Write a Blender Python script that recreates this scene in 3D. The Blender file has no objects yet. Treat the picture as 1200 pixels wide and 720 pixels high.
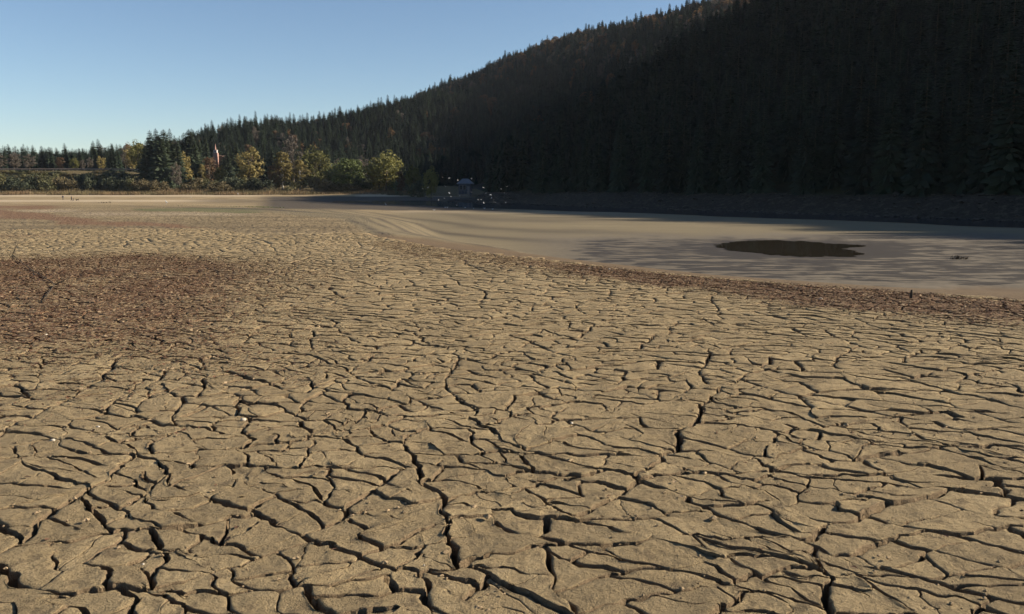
import bpy, math, random
import numpy as np
from mathutils import Vector

random.seed(7)
RNG = np.random.default_rng(11)
scene = bpy.context.scene
COL = scene.collection

# ------------------------------------------------------------------ camera
EYE = 1.65
FPX = 1000.0                     # focal length in pixels of a 1200 px wide picture
PITCH = math.atan(138.0 / FPX)
cam_data = bpy.data.cameras.new("camera")
cam_data.lens = 36.0 * FPX / 1200.0
cam_data.sensor_width = 36.0
cam_data.clip_start = 0.05
cam_data.clip_end = 30000.0
cam = bpy.data.objects.new("camera", cam_data)
cam.location = (0, 0, EYE)
cam.rotation_euler = (math.pi / 2 - PITCH, 0, 0)
COL.objects.link(cam)
scene.camera = cam

# ------------------------------------------------------------------ light
SUN_EL = math.radians(25.0)
SUN_H = Vector((0.998, 0.06)).normalized()        # horizontal direction towards the sun
world = bpy.data.worlds.new("World")
scene.world = world
world.use_nodes = True
wn = world.node_tree.nodes
wl = world.node_tree.links
bg = wn["Background"]
sky = wn.new("ShaderNodeTexSky")
sky.sky_type = 'NISHITA'
sky.sun_disc = False
sky.sun_elevation = SUN_EL
sky.sun_rotation = math.atan2(SUN_H.x, SUN_H.y)
sky.altitude = 900
sky.air_density = 1.0
sky.dust_density = 0.15
sky.ozone_density = 2.6
wl.new(sky.outputs[0], bg.inputs[0])
bg.inputs[1].default_value = 0.060
sun_data = bpy.data.lights.new("sun", 'SUN')
sun_data.energy = 5.0
sun_data.angle = math.radians(0.53)
sun_data.color = (1.0, 0.89, 0.72)
sun = bpy.data.objects.new("sun", sun_data)
to_sun = Vector((SUN_H.x * math.cos(SUN_EL), SUN_H.y * math.cos(SUN_EL), math.sin(SUN_EL)))
sun.rotation_euler = to_sun.to_track_quat('Z', 'Y').to_euler()
sun.location = (60, -40, 80)
COL.objects.link(sun)
scene.view_settings.view_transform = 'Standard'
scene.view_settings.look = 'None'
scene.view_settings.gamma = 1.0
scene.view_settings.use_curve_mapping = False
scene.view_settings.exposure = 1.06
scene.cycles.max_bounces = 6
scene.cycles.diffuse_bounces = 3
scene.cycles.glossy_bounces = 3
scene.cycles.transparent_max_bounces = 6
scene.cycles.volume_bounces = 0
scene.cycles.use_adaptive_sampling = True
scene.cycles.adaptive_threshold = 0.02

# ------------------------------------------------------------------ noise helpers
def _hash(ix, iy, seed):
    h = (ix.astype(np.int64) * 374761393 + iy.astype(np.int64) * 668265263 + seed * 974634777) & 0x7fffffff
    h = ((h ^ (h >> 13)) * 1274126177) & 0x7fffffff
    return ((h ^ (h >> 16)) & 0xffff) / 65535.0

def vnoise(x, y, seed=0):
    """smooth noise, -1..1"""
    x = np.asarray(x, float); y = np.asarray(y, float)
    ix = np.floor(x); iy = np.floor(y)
    fx = x - ix; fy = y - iy
    u = fx * fx * fx * (fx * (fx * 6 - 15) + 10); v = fy * fy * fy * (fy * (fy * 6 - 15) + 10)
    def g(ox, oy):
        a = _hash(ix + ox, iy + oy, seed) * 2 * math.pi
        return np.cos(a) * (fx - ox) + np.sin(a) * (fy - oy)
    a = g(0, 0); b = g(1, 0); c = g(0, 1); d = g(1, 1)
    return ((a * (1 - u) + b * u) * (1 - v) + (c * (1 - u) + d * u) * v) * 1.5

def fbm(x, y, seed=0, octv=4):
    s = 0; a = 1; f = 1.0; t = 0
    for k in range(octv):
        s = s + a * vnoise(x * f + 13.7 * k, y * f - 7.1 * k, seed + k); t += a; a *= .5; f *= 2.03
    return s / t * 1.4

def sstep(a, b, x):
    t = np.clip((np.asarray(x, float) - a) / (b - a), 0, 1)
    return t * t * (3 - 2 * t)

# ------------------------------------------------------------------ terrain
EX = np.array([-600, -300, -120, -45, -20, -9.5, -5.3, -2.4, 1.83, 4.6, 8.04, 13, 25, 40, 90.])
EY = np.array([100, 95, 90, 78, 64, 47, 31, 24, 17.9, 14.6, 11.9, 9.6, 6.6, 2.7, -16.])
NX, NY = 0.894, 0.447           # the hill rises along this direction
HT = [-500, -150, 0, 200, 330, 460, 600, 800, 1000, 1300]
HS = [1.0, 1.0, .94, .86, .82, .80, .78, .70, .64, .56]
VT = [100, 170, 230, 300, 400, 480, 560, 640, 760, 900, 1000]
VS = [1, 1.0, .93, 1.03, 1.17, 1.2, 1.25, 1.28, 1.2, 1.1, 1.1]
def hill_p(x, y):
    return NX * (x - 60) + NY * (y - 100) - 84 * sstep(150, 330, -NY * (x - 60) + NX * (y - 100))
def hill_t(x, y):
    return -NY * (x - 60) + NX * (y - 100)

def bed_z(x, y):
    ye = np.interp(x, EX, EY)
    d = (y - ye) * np.interp(x, [-60, -12, 0, 10], [.9, .8, .75, .8])
    L = np.interp(x, [-80, -25, -6, 5], [130, 80, 30, 20])
    z = -2.0 * sstep(0, 1, d / L)
    z = z + 1.15 * sstep(315, 372, y + .25 * (x + 200)) * sstep(10, -60, x)
    return z

def height(x, y):
    x = np.asarray(x, float); y = np.asarray(y, float)
    z = bed_z(x, y)
    p = hill_p(x, y); t = hill_t(x, y)
    pw = p + 5 * fbm(x / 40, y / 40, 5, 3) * sstep(-40, 0, p)
    # land behind the left shore
    shore = y - 374 + 7 * vnoise(x / 45, 3.3, 9)
    land = sstep(0, 16, shore) * 1.6 + sstep(14, 52, shore) * 10.0 * sstep(-150, -182, x) \
        + sstep(20, 80, shore) * 3.0 * sstep(-182, -150, x)
    knoll = np.interp(x, [-420, -320, -275, -247, -80, 60], [0, 2, 7, 14, 51, 68]) * sstep(460, 660, y)
    z = z + land + knoll
    # the hill: stony bank, narrow ledge, slope, rounded ridge
    hs = np.interp(t, HT, HS)
    hh = 2.3 * sstep(0, 9, pw) + np.interp(pw / hs, [-1, 14, 40, 120, 205, 235, 270, 330, 420, 900],
                                         [0, 0, 11.5, 61, 101, 112, 120, 125, 125, 104]) * hs * np.interp(t, VT, VS)
    hh = hh + sstep(30, 90, pw) * (7 * fbm(x / 130, y / 130, 21, 4))
    z = np.where(pw > 0, np.maximum(z, z * np.exp(-np.clip(pw, 0, 1e4) / 30.0) + hh), z)
    return z

def height1(x, y):
    return float(height(np.array([x]), np.array([y]))[0])

CA, SA = math.cos(PITCH), math.sin(PITCH)
def project(x, y, z):
    """world -> pixel of the 1200x720 photograph, depth"""
    zz = np.asarray(z) - EYE
    dep = y * CA - zz * SA
    up = y * SA + zz * CA
    dep = np.where(np.abs(dep) < 1e-6, 1e-6, dep)
    return 600 + FPX * x / dep, 360 - FPX * up / dep, dep

def pix_dir(px, py):
    u = (px - 600) / FPX; v = (360 - py) / FPX
    return np.array([u, CA + v * SA, -SA + v * CA])

def ground_at(px, py):
    """where the line of sight through a pixel meets the terrain"""
    d = pix_dir(px, py)
    s = np.exp(np.linspace(math.log(1.5), math.log(2500), 6000))
    x = d[0] * s; y = d[1] * s; z = EYE + d[2] * s
    below = np.nonzero(height(x, y) > z)[0]
    k = below[0] if len(below) else len(s) - 1
    return float(x[k]), float(y[k]), float(height1(x[k], y[k]))

def at_depth(px, y):
    """x for a pixel column at world distance y (near the horizon)"""
    return (px - 600) / FPX * y

# ------------------------------------------------------------------ objects helpers
def mesh_from(name, verts, faces, mats, smooth=False, mat_index=None):
    me = bpy.data.meshes.new(name)
    me.from_pydata([tuple(v) for v in verts], [], faces)
    for m in (mats if isinstance(mats, (list, tuple)) else [mats]):
        me.materials.append(m)
    if mat_index is not None:
        me.polygons.foreach_set('material_index', mat_index)
    if smooth:
        me.polygons.foreach_set('use_smooth', [True] * len(me.polygons))
    me.update()
    return me

def fast_mesh(name, co, faces, mats, smooth=False):
    """co (n,3) array, faces (m,k) int array with k fixed"""
    me = bpy.data.meshes.new(name)
    faces = np.asarray(faces, np.int32)
    m, k = faces.shape
    me.vertices.add(len(co)); me.vertices.foreach_set('co', np.asarray(co, np.float32).ravel())
    me.loops.add(m * k); me.loops.foreach_set('vertex_index', faces.ravel())
    me.polygons.add(m)
    me.polygons.foreach_set('loop_start', np.arange(0, m * k, k, dtype=np.int32))
    me.polygons.foreach_set('use_smooth', np.full(m, smooth))
    for mt in (mats if isinstance(mats, (list, tuple)) else [mats]):
        me.materials.append(mt)
    me.update(calc_edges=True)
    me.validate()
    return me

def link(name, me, parent=None, loc=(0, 0, 0), rz=0, label=None, cat=None, group=None, kind=None):
    o = bpy.data.objects.new(name, me)
    COL.objects.link(o)
    o.location = loc
    o.rotation_euler = (0, 0, rz)
    if parent is not None: o.parent = parent
    if label: o['label'] = label
    if cat: o['category'] = cat
    if group: o['group'] = group
    if kind: o['kind'] = kind
    return o

def thing(name, label, cat, loc=(0, 0, 0), rz=0, group=None):
    return link(name, None, None, loc, rz, label, cat, group)

class MB:
    def __init__(s): s.v = []; s.f = []
    def box(s, x0, x1, y0, y1, z0, z1):
        n = len(s.v)
        s.v += [(x, y, z) for z in (z0, z1) for (x, y) in ((x0, y0), (x1, y0), (x1, y1), (x0, y1))]
        s.f += [tuple(n + i for i in q) for q in ((3, 2, 1, 0), (4, 5, 6, 7), (0, 1, 5, 4), (1, 2, 6, 5), (2, 3, 7, 6), (3, 0, 4, 7))]
        return s
    def tube(s, pts, rads, k=6, cap=True):
        n0 = len(s.v); pts = [Vector(p) for p in pts]
        for i, p in enumerate(pts):
            d = (pts[min(i + 1, len(pts) - 1)] - pts[max(i - 1, 0)]).normalized()
            a = d.orthogonal().normalized() if abs(d.z) < .99 else Vector((1, 0, 0))
            if abs(d.z) < .99: a = d.cross(Vector((0, 0, 1))).normalized()
            b = d.cross(a).normalized()
            for j in range(k):
                t = 2 * math.pi * j / k
                s.v.append(tuple(p + (a * math.cos(t) + b * math.sin(t)) * rads[i]))
        for i in range(len(pts) - 1):
            for j in range(k):
                s.f.append((n0 + i * k + j, n0 + i * k + (j + 1) % k, n0 + (i + 1) * k + (j + 1) % k, n0 + (i + 1) * k + j))
        if cap:
            s.f.append(tuple(n0 + j for j in range(k))[::-1])
            s.f.append(tuple(n0 + (len(pts) - 1) * k + j for j in range(k)))
        return s
    def poly(s, pts):
        n = len(s.v); s.v += [tuple(p) for p in pts]; s.f.append(tuple(range(n, n + len(pts)))); return s
    def mesh(s, name, mat, smooth=False):
        return mesh_from(name, s.v, s.f, mat, smooth)

# ------------------------------------------------------------------ materials
def new_mat(name):
    m = bpy.data.materials.new(name); m.use_nodes = True
    nt = m.node_tree
    return m, nt, nt.nodes["Principled BSDF"]

def nd(nt, typ, **kw):
    n = nt.nodes.new(typ)
    for k, v in kw.items():
        if k == 'ins':
            for key, val in v.items():
                if hasattr(val, 'is_output') or isinstance(val, bpy.types.NodeSocket):
                    nt.links.new(val, n.inputs[key])
                else:
                    n.inputs[key].default_value = val
        else:
            setattr(n, k, v)
    return n

def mix(nt, fac, a, b, blend='MIX'):
    n = nt.nodes.new('ShaderNodeMix'); n.data_type = 'RGBA'; n.blend_type = blend
    for s, v in ((n.inputs[0], fac), (n.inputs[6], a), (n.inputs[7], b)):
        if isinstance(v, bpy.types.NodeSocket): nt.links.new(v, s)
        else: s.default_value = v if not isinstance(v, tuple) or len(v) == 4 else (*v, 1)
    return n.outputs[2]

def mth(nt, op, a, b=0.0, clamp=False):
    n = nt.nodes.new('ShaderNodeMath'); n.operation = op; n.use_clamp = clamp
    for s, v in ((n.inputs[0], a), (n.inputs[1], b)):
        if isinstance(v, bpy.types.NodeSocket): nt.links.new(v, s)
        else: s.default_value = v
    return n.outputs[0]

def ramp(nt, fac, p0, p1):
    n = nt.nodes.new('ShaderNodeMapRange'); n.clamp = True; n.interpolation_type = 'SMOOTHSTEP'
    nt.links.new(fac, n.inputs[0]); n.inputs[1].default_value = p0; n.inputs[2].default_value = p1
    return n.outputs[0]

def noise(nt, vec, scale, detail=4, rough=.55):
    n = nd(nt, 'ShaderNodeTexNoise', ins={'Scale': scale, 'Detail': detail, 'Roughness': rough})
    nt.links.new(vec, n.inputs['Vector'])
    return n.outputs['Fac']

def wpos(nt, scale=(1, 1, 1)):
    g = nt.nodes.new('ShaderNodeNewGeometry')
    mp = nt.nodes.new('ShaderNodeMapping'); mp.inputs['Scale'].default_value = scale
    nt.links.new(g.outputs['Position'], mp.inputs['Vector'])
    return mp.outputs[0], g

def attr(nt, name):
    n = nt.nodes.new('ShaderNodeAttribute'); n.attribute_name = name
    return n

MUD_A = (0.392, 0.295, 0.163)
MUD_B = (0.275, 0.206, 0.114)
MUD_C = (0.465, 0.355, 0.206)
LITTER_A = (0.120, 0.060, 0.036)
LITTER_B = (0.21, 0.138, 0.082)

def mat_mud_plate():
    m, nt, b = new_mat("cracked_mud")
    P, g = wpos(nt)
    n1 = noise(nt, P, 1.1, 4, .6)
    n2 = noise(nt, P, 9, 6, .65)
    n3 = noise(nt, P, 55, 5, .7)
    c = mix(nt, ramp(nt, n1, .35, .68), (*MUD_B, 1), (*MUD_A, 1))
    c = mix(nt, mth(nt, 'MULTIPLY', ramp(nt, n2, .5, .75), .6), c, (*MUD_C, 1))
    c = mix(nt, mth(nt, 'MULTIPLY', ramp(nt, n2, .50, .34), .8), c, (.135, .10, .062, 1))
    c = mix(nt, mth(nt, 'MULTIPLY', ramp(nt, n3, .52, .68), .6), c, (.12, .082, .05, 1))
    c = mix(nt, mth(nt, 'MULTIPLY', attr(nt, 'tone').outputs['Fac'], .5), c, (.225, .170, .098, 1))
    # moister, redder soil in the broken sides of the plates
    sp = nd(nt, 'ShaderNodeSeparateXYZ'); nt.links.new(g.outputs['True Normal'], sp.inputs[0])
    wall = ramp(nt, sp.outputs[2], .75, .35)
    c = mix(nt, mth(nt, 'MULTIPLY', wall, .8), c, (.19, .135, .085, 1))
    lit = attr(nt, 'litter').outputs['Fac']
    n4 = noise(nt, P, 14, 5, .7)
    lm = ramp(nt, mth(nt, 'ADD', mth(nt, 'MULTIPLY', n4, .9), mth(nt, 'MULTIPLY', lit, .55)), .80, 1.02)
    lm = mth(nt, 'MULTIPLY', lm, ramp(nt, lit, 0.02, .25))
    c = mix(nt, lm, c, mix(nt, ramp(nt, n3, .35, .65), (*LITTER_A, 1), (*LITTER_B, 1)))
    nt.links.new(c, b.inputs['Base Color'])
    b.inputs['Roughness'].default_value = .95
    b.inputs['Specular IOR Level'].default_value = .15
    Pw, _ = wpos(nt, (1, 1, .35))
    h1 = noise(nt, P, 26, 6, .7)
    h2 = noise(nt, Pw, 120, 4, .7)
    hh = mth(nt, 'ADD', mth(nt, 'MULTIPLY', h1, 1.0), mth(nt, 'MULTIPLY', h2, .35))
    bp = nd(nt, 'ShaderNodeBump', ins={'Strength': 1.0, 'Distance': .040})
    nt.links.new(hh, bp.inputs['Height']); nt.links.new(bp.outputs[0], b.inputs['Normal'])
    return m

def mat_bed():
    """the lake bed away from the plates: zones of litter, grass, wet mud and pale silt (vertex masks)"""
    m, nt, b = new_mat("lake_bed_mud")
    P, g = wpos(nt)
    n1 = noise(nt, P, .12, 5, .6); n2 = noise(nt, P, 1.5, 6, .65); n3 = noise(nt, P, 9, 4, .7)
    Ps, _ = wpos(nt, (.25, 1, 1)); ns = noise(nt, Ps, .5, 4, .6)
    c = mix(nt, ramp(nt, n1, .35, .68), (*MUD_B, 1), (*MUD_A, 1))
    c = mix(nt, mth(nt, 'MULTIPLY', ramp(nt, n2, .5, .72), .6), c, (*MUD_C, 1))
    c = mix(nt, mth(nt, 'MULTIPLY', ramp(nt, n3, .5, .66), .6), c, (.12, .09, .055, 1))
    c = mix(nt, mth(nt, 'MULTIPLY', ramp(nt, n3, .45, .3), .3), c, (*MUD_C, 1))
    Pl, _ = wpos(nt, (.18, .8, 1)); nl = noise(nt, Pl, .45, 5, .65)
    c = mix(nt, mth(nt, 'MULTIPLY', ramp(nt, nl, .36, .62), .7), c, (.165, .124, .074, 1))
    A = {k: attr(nt, k).outputs['Fac'] for k in ('litter', 'grass', 'wet', 'pale', 'dark', 'crack', 'deep')}
    # fine crack network, too far off to tell the plates apart
    vo = nd(nt, 'ShaderNodeTexVoronoi', feature='DISTANCE_TO_EDGE', ins={'Scale': 2.6})
    nt.links.new(P, vo.inputs['Vector'])
    crk = mth(nt, 'MULTIPLY', mth(nt, 'SUBTRACT', 1.0, ramp(nt, vo.outputs['Distance'], .03, .16)), A['crack'])
    c = mix(nt, mth(nt, 'MULTIPLY', A['pale'], .75), c, (.50, .40, .28, 1))
    c = mix(nt, mth(nt, 'MULTIPLY', crk, .8), c, (.06, .045, .03, 1))
    lm = ramp(nt, mth(nt, 'ADD', mth(nt, 'MULTIPLY', n2, .9), mth(nt, 'MULTIPLY', A['litter'], .8)), .78, 1.0)
    lm = mth(nt, 'MULTIPLY', lm, ramp(nt, A['litter'], .02, .25))
    c = mix(nt, lm, c, mix(nt, ramp(nt, n3, .35, .65), (*LITTER_A, 1), (*LITTER_B, 1)))
    gm = ramp(nt, mth(nt, 'ADD', mth(nt, 'MULTIPLY', n2, .7), A['grass']), .75, 1.0)
    c = mix(nt, mth(nt, 'MULTIPLY', gm, .75), c, (.105, .108, .05, 1))
    c = mix(nt, mth(nt, 'MULTIPLY', attr(nt, 'silt').outputs['Fac'], mth(nt, 'ADD', .45, mth(nt, 'MULTIPLY', n2, .7)), True), c, (.165, .137, .088, 1))
    dk = mth(nt, 'MULTIPLY', A['dark'], mth(nt, 'ADD', .85, mth(nt, 'MULTIPLY', ns, .5)), True)
    c = mix(nt, dk, c, (.078, .063, .047, 1))
    # wet silt with films of water lying in streaks
    wetc = mix(nt, ramp(nt, n2, .3, .7), (.112, .094, .072, 1), (.150, .125, .093, 1))
    c = mix(nt, A['wet'], c, wetc)
    Pr, _ = wpos(nt, (.42, 1.0, 1)); nr = noise(nt, Pr, 1.35, 4, .6)
    film = mth(nt, 'MULTIPLY', ramp(nt, mth(nt, 'ADD', nr, mth(nt, 'MULTIPLY', mth(nt, 'SUBTRACT', A['deep'], .5), .30)), .56, .68), ramp(nt, A['deep'], .1, .5))
    c = mix(nt, film, c, (.048, .040, .032, 1))
    c = mix(nt, mth(nt, 'MULTIPLY', attr(nt, 'pit').outputs['Fac'], .9), c, (.13, .09, .055, 1))
    nt.links.new(c, b.inputs['Base Color'])
    r = mth(nt, 'SUBTRACT', .95, mth(nt, 'MULTIPLY', A['wet'], .05))
    r = mth(nt, 'SUBTRACT', r, mth(nt, 'MULTIPLY', film, .25))
    nt.links.new(r, b.inputs['Roughness'])
    b.inputs['Specular IOR Level'].default_value = .12
    hh = mth(nt, 'ADD', mth(nt, 'MULTIPLY', n3, .6), mth(nt, 'MULTIPLY', n2, .8))
    hh = mth(nt, 'SUBTRACT', hh, mth(nt, 'MULTIPLY', crk, .6))
    hh = mth(nt, 'MULTIPLY', hh, mth(nt, 'SUBTRACT', 1.0, mth(nt, 'MULTIPLY', A['wet'], .85)))
    bp = nd(nt, 'ShaderNodeBump', ins={'Strength': .8, 'Distance': .07})
    nt.links.new(hh, bp.inputs['Height']); nt.links.new(bp.outputs[0], b.inputs['Normal'])
    return m

def mat_hillside():
    m, nt, b = new_mat("forest_floor")
    P, g = wpos(nt)
    n1 = noise(nt, P, .05, 5, .6); n2 = noise(nt, P, .9, 5, .7); n3 = noise(nt, P, 5, 4, .7)
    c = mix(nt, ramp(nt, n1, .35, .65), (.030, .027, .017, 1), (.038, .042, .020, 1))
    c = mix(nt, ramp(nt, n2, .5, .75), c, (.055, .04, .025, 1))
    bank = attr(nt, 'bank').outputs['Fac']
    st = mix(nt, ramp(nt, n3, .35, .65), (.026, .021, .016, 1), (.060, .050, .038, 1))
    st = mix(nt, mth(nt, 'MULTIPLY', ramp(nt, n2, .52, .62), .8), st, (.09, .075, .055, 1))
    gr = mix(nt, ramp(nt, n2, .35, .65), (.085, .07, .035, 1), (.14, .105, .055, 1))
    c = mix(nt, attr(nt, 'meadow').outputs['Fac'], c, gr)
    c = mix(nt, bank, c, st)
    nt.links.new(c, b.inputs['Base Color'])
    b.inputs['Specular IOR Level'].default_value = .1
    b.inputs['Roughness'].default_value = .95
    bp = nd(nt, 'ShaderNodeBump', ins={'Strength': .8, 'Distance': .2})
    nt.links.new(n3, bp.inputs['Height']); nt.links.new(bp.outputs[0], b.inputs['Normal'])
    return m

def mat_leaf(name, ca, cb, var=.25, trans=.25, scale=.35):
    m, nt, b = new_mat(name)
    oi = nd(nt, 'ShaderNodeObjectInfo')
    tc = nd(nt, 'ShaderNodeTexCoord')
    nz = noise(nt, tc.outputs['Object'], scale, 3, .6)
    f = mth(nt, 'ADD', mth(nt, 'MULTIPLY', ramp(nt, nz, .3, .7), .75), mth(nt, 'MULTIPLY', oi.outputs['Random'], .35), True)
    c = mix(nt, f, (*ca, 1), (*cb, 1))
    hs = nd(nt, 'ShaderNodeHueSaturation', ins={'Saturation': 1.0})
    nt.links.new(mth(nt, 'ADD', 1 - var, mth(nt, 'MULTIPLY', oi.outputs['Random'], 2 * var)), hs.inputs['Value'])
    nt.links.new(c, hs.inputs['Color'])
    nt.links.new(hs.outputs[0], b.inputs['Base Color'])
    b.inputs['Roughness'].default_value = .7
    b.inputs['Specular IOR Level'].default_value = .2
    if trans:
        tr = nd(nt, 'ShaderNodeBsdfTranslucent'); nt.links.new(hs.outputs[0], tr.inputs['Color'])
        ms = nd(nt, 'ShaderNodeMixShader', ins={0: trans})
        nt.links.new(b.outputs[0], ms.inputs[1]); nt.links.new(tr.outputs[0], ms.inputs[2])
        nt.links.new(ms.outputs[0], nt.nodes['Material Output'].inputs['Surface'])
    return m

def mat_plain(name, col, rough=.8, vary=.3, scale=4, spec=.3, bump=0):
    m, nt, b = new_mat(name)
    tc = nd(nt, 'ShaderNodeTexCoord')
    nz = noise(nt, tc.outputs['Object'], scale, 5, .6)
    c = mix(nt, ramp(nt, nz, .3, .7), tuple(x * (1 - vary) for x in col) + (1,), tuple(min(1, x * (1 + vary * .6)) for x in col) + (1,))
    nt.links.new(c, b.inputs['Base Color'])
    b.inputs['Roughness'].default_value = rough
    b.inputs['Specular IOR Level'].default_value = spec
    if bump:
        bp = nd(nt, 'ShaderNodeBump', ins={'Strength': .7, 'Distance': bump})
        nt.links.new(nz, bp.inputs['Height']); nt.links.new(bp.outputs[0], b.inputs['Normal'])
    return m

def mat_water(name, col, rough=.02, ripple=.02, scale=(3, 8, 1)):
    m, nt, b = new_mat(name)
    P, g = wpos(nt, scale)
    nz = noise(nt, P, 1.0, 3, .5)
    b.inputs['Base Color'].default_value = (*col, 1)
    b.inputs['Roughness'].default_value = rough
    b.inputs['IOR'].default_value = 1.33
    bp = nd(nt, 'ShaderNodeBump', ins={'Strength': .35, 'Distance': ripple})
    nt.links.new(nz, bp.inputs['Height']); nt.links.new(bp.outputs[0], b.inputs['Normal'])
    return m

def mat_vcol(name, rough=.9, trans=0):
    m, nt, b = new_mat(name)
    a = attr(nt, 'tint')
    P, g = wpos(nt)
    nz = noise(nt, P, 60, 3, .6)
    c = mix(nt, mth(nt, 'MULTIPLY', ramp(nt, nz, .4, .7), .35), a.outputs['Color'], (.05, .035, .02, 1))
    nt.links.new(c, b.inputs['Base Color'])
    b.inputs['Roughness'].default_value = rough
    b.inputs['Specular IOR Level'].default_value = .15
    return m

def mat_person(coat, legs, skin=(.42, .27, .19), hair=(.05, .035, .025)):
    m, nt, b = new_mat("outdoor_clothes")
    tc = nd(nt, 'ShaderNodeTexCoord'); sp = nd(nt, 'ShaderNodeSeparateXYZ'); nt.links.new(tc.outputs['Object'], sp.inputs[0])
    z = sp.outputs[2]
    c = mix(nt, mth(nt, 'GREATER_THAN', z, .86), (*legs, 1), (*coat, 1))
    c = mix(nt, mth(nt, 'GREATER_THAN', z, 1.47), c, (*skin, 1))
    c = mix(nt, mth(nt, 'GREATER_THAN', z, 1.62), c, (*hair, 1))
    c = mix(nt, mth(nt, 'LESS_THAN', z, .09), c, (.03, .025, .02, 1))
    nt.links.new(c, b.inputs['Base Color'])
    b.inputs['Roughness'].default_value = .85
    return m

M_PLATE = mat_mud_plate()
M_BED = mat_bed()
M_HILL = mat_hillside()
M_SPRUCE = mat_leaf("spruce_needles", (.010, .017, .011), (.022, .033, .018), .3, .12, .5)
M_SPRUCE_LIT = mat_leaf("sunlit_spruce_needles", (.015, .024, .015), (.034, .044, .023), .3, .12, .5)  # lighter copy of the spruce needles, sunlight put into the colour
M_YELLOW = mat_leaf("yellow_leaves", (.135, .108, .036), (.25, .20, .075), .2, .3)
M_OLIVE = mat_leaf("olive_leaves", (.08, .082, .026), (.17, .158, .05), .2, .3)
M_GREEN = mat_leaf("green_leaves", (.065, .085, .028), (.135, .16, .055), .2, .3)
M_ORANGE = mat_leaf("orange_leaves", (.11, .062, .03), (.18, .11, .05), .25, .3)
M_RUST = mat_leaf("russet_leaves", (.085, .05, .028), (.16, .095, .05), .25, .25)
M_GREYTWIG = mat_leaf("bare_twigs", (.075, .062, .05), (.13, .108, .085), .2, .1)
M_BUSH_DARK = mat_leaf("dark_shrub_leaves", (.035, .045, .028), (.075, .08, .045), .2, .2)
M_BUSH_OLIVE = mat_leaf("shrub_leaves", (.07, .072, .030), (.14, .125, .06), .2, .2)
M_BUSH_RUST = mat_leaf("russet_shrub_leaves", (.085, .068, .035), (.15, .118, .06), .2, .2)
M_BARK = mat_plain("bark", (.10, .08, .06), .9, .4, 3, .2, .05)
M_BIRCH = mat_plain("pale_bark", (.38, .35, .31), .85, .4, 3, .2, .03)
M_LITTER = mat_vcol("dry_plant_litter")
M_CLOD = mat_plain("mud_clod", (.26, .19, .115), .95, .35, 20, .1, .01)
M_SHELL = mat_plain("pale_shell", (.46, .40, .32), .7, .25, 60, .4)
M_GULL = mat_plain("white_feathers", (.5, .5, .49), .7, .08, 5)
M_GULLGREY = mat_plain("grey_feathers", (.35, .36, .38), .7, .1, 5)
M_DARKBIRD = mat_plain("dark_feathers", (.05, .045, .04), .7, .3, 8)

# ------------------------------------------------------------------ lake bed and hillside sheet
PLATE_FAR = 40.0
def in_plate_zone(x, y):
    """inside the field of separately modelled mud plates"""
    return (y > 0.7) & (y < PLATE_FAR) & (np.abs(x) < .78 * y + 3.0)

def far_limit(x):
    """ragged far edge of the modelled plates"""
    return 34 + 5 * vnoise(np.asarray(x, float) / 7, 4.4 + 0 * np.asarray(x, float), 88)

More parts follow.
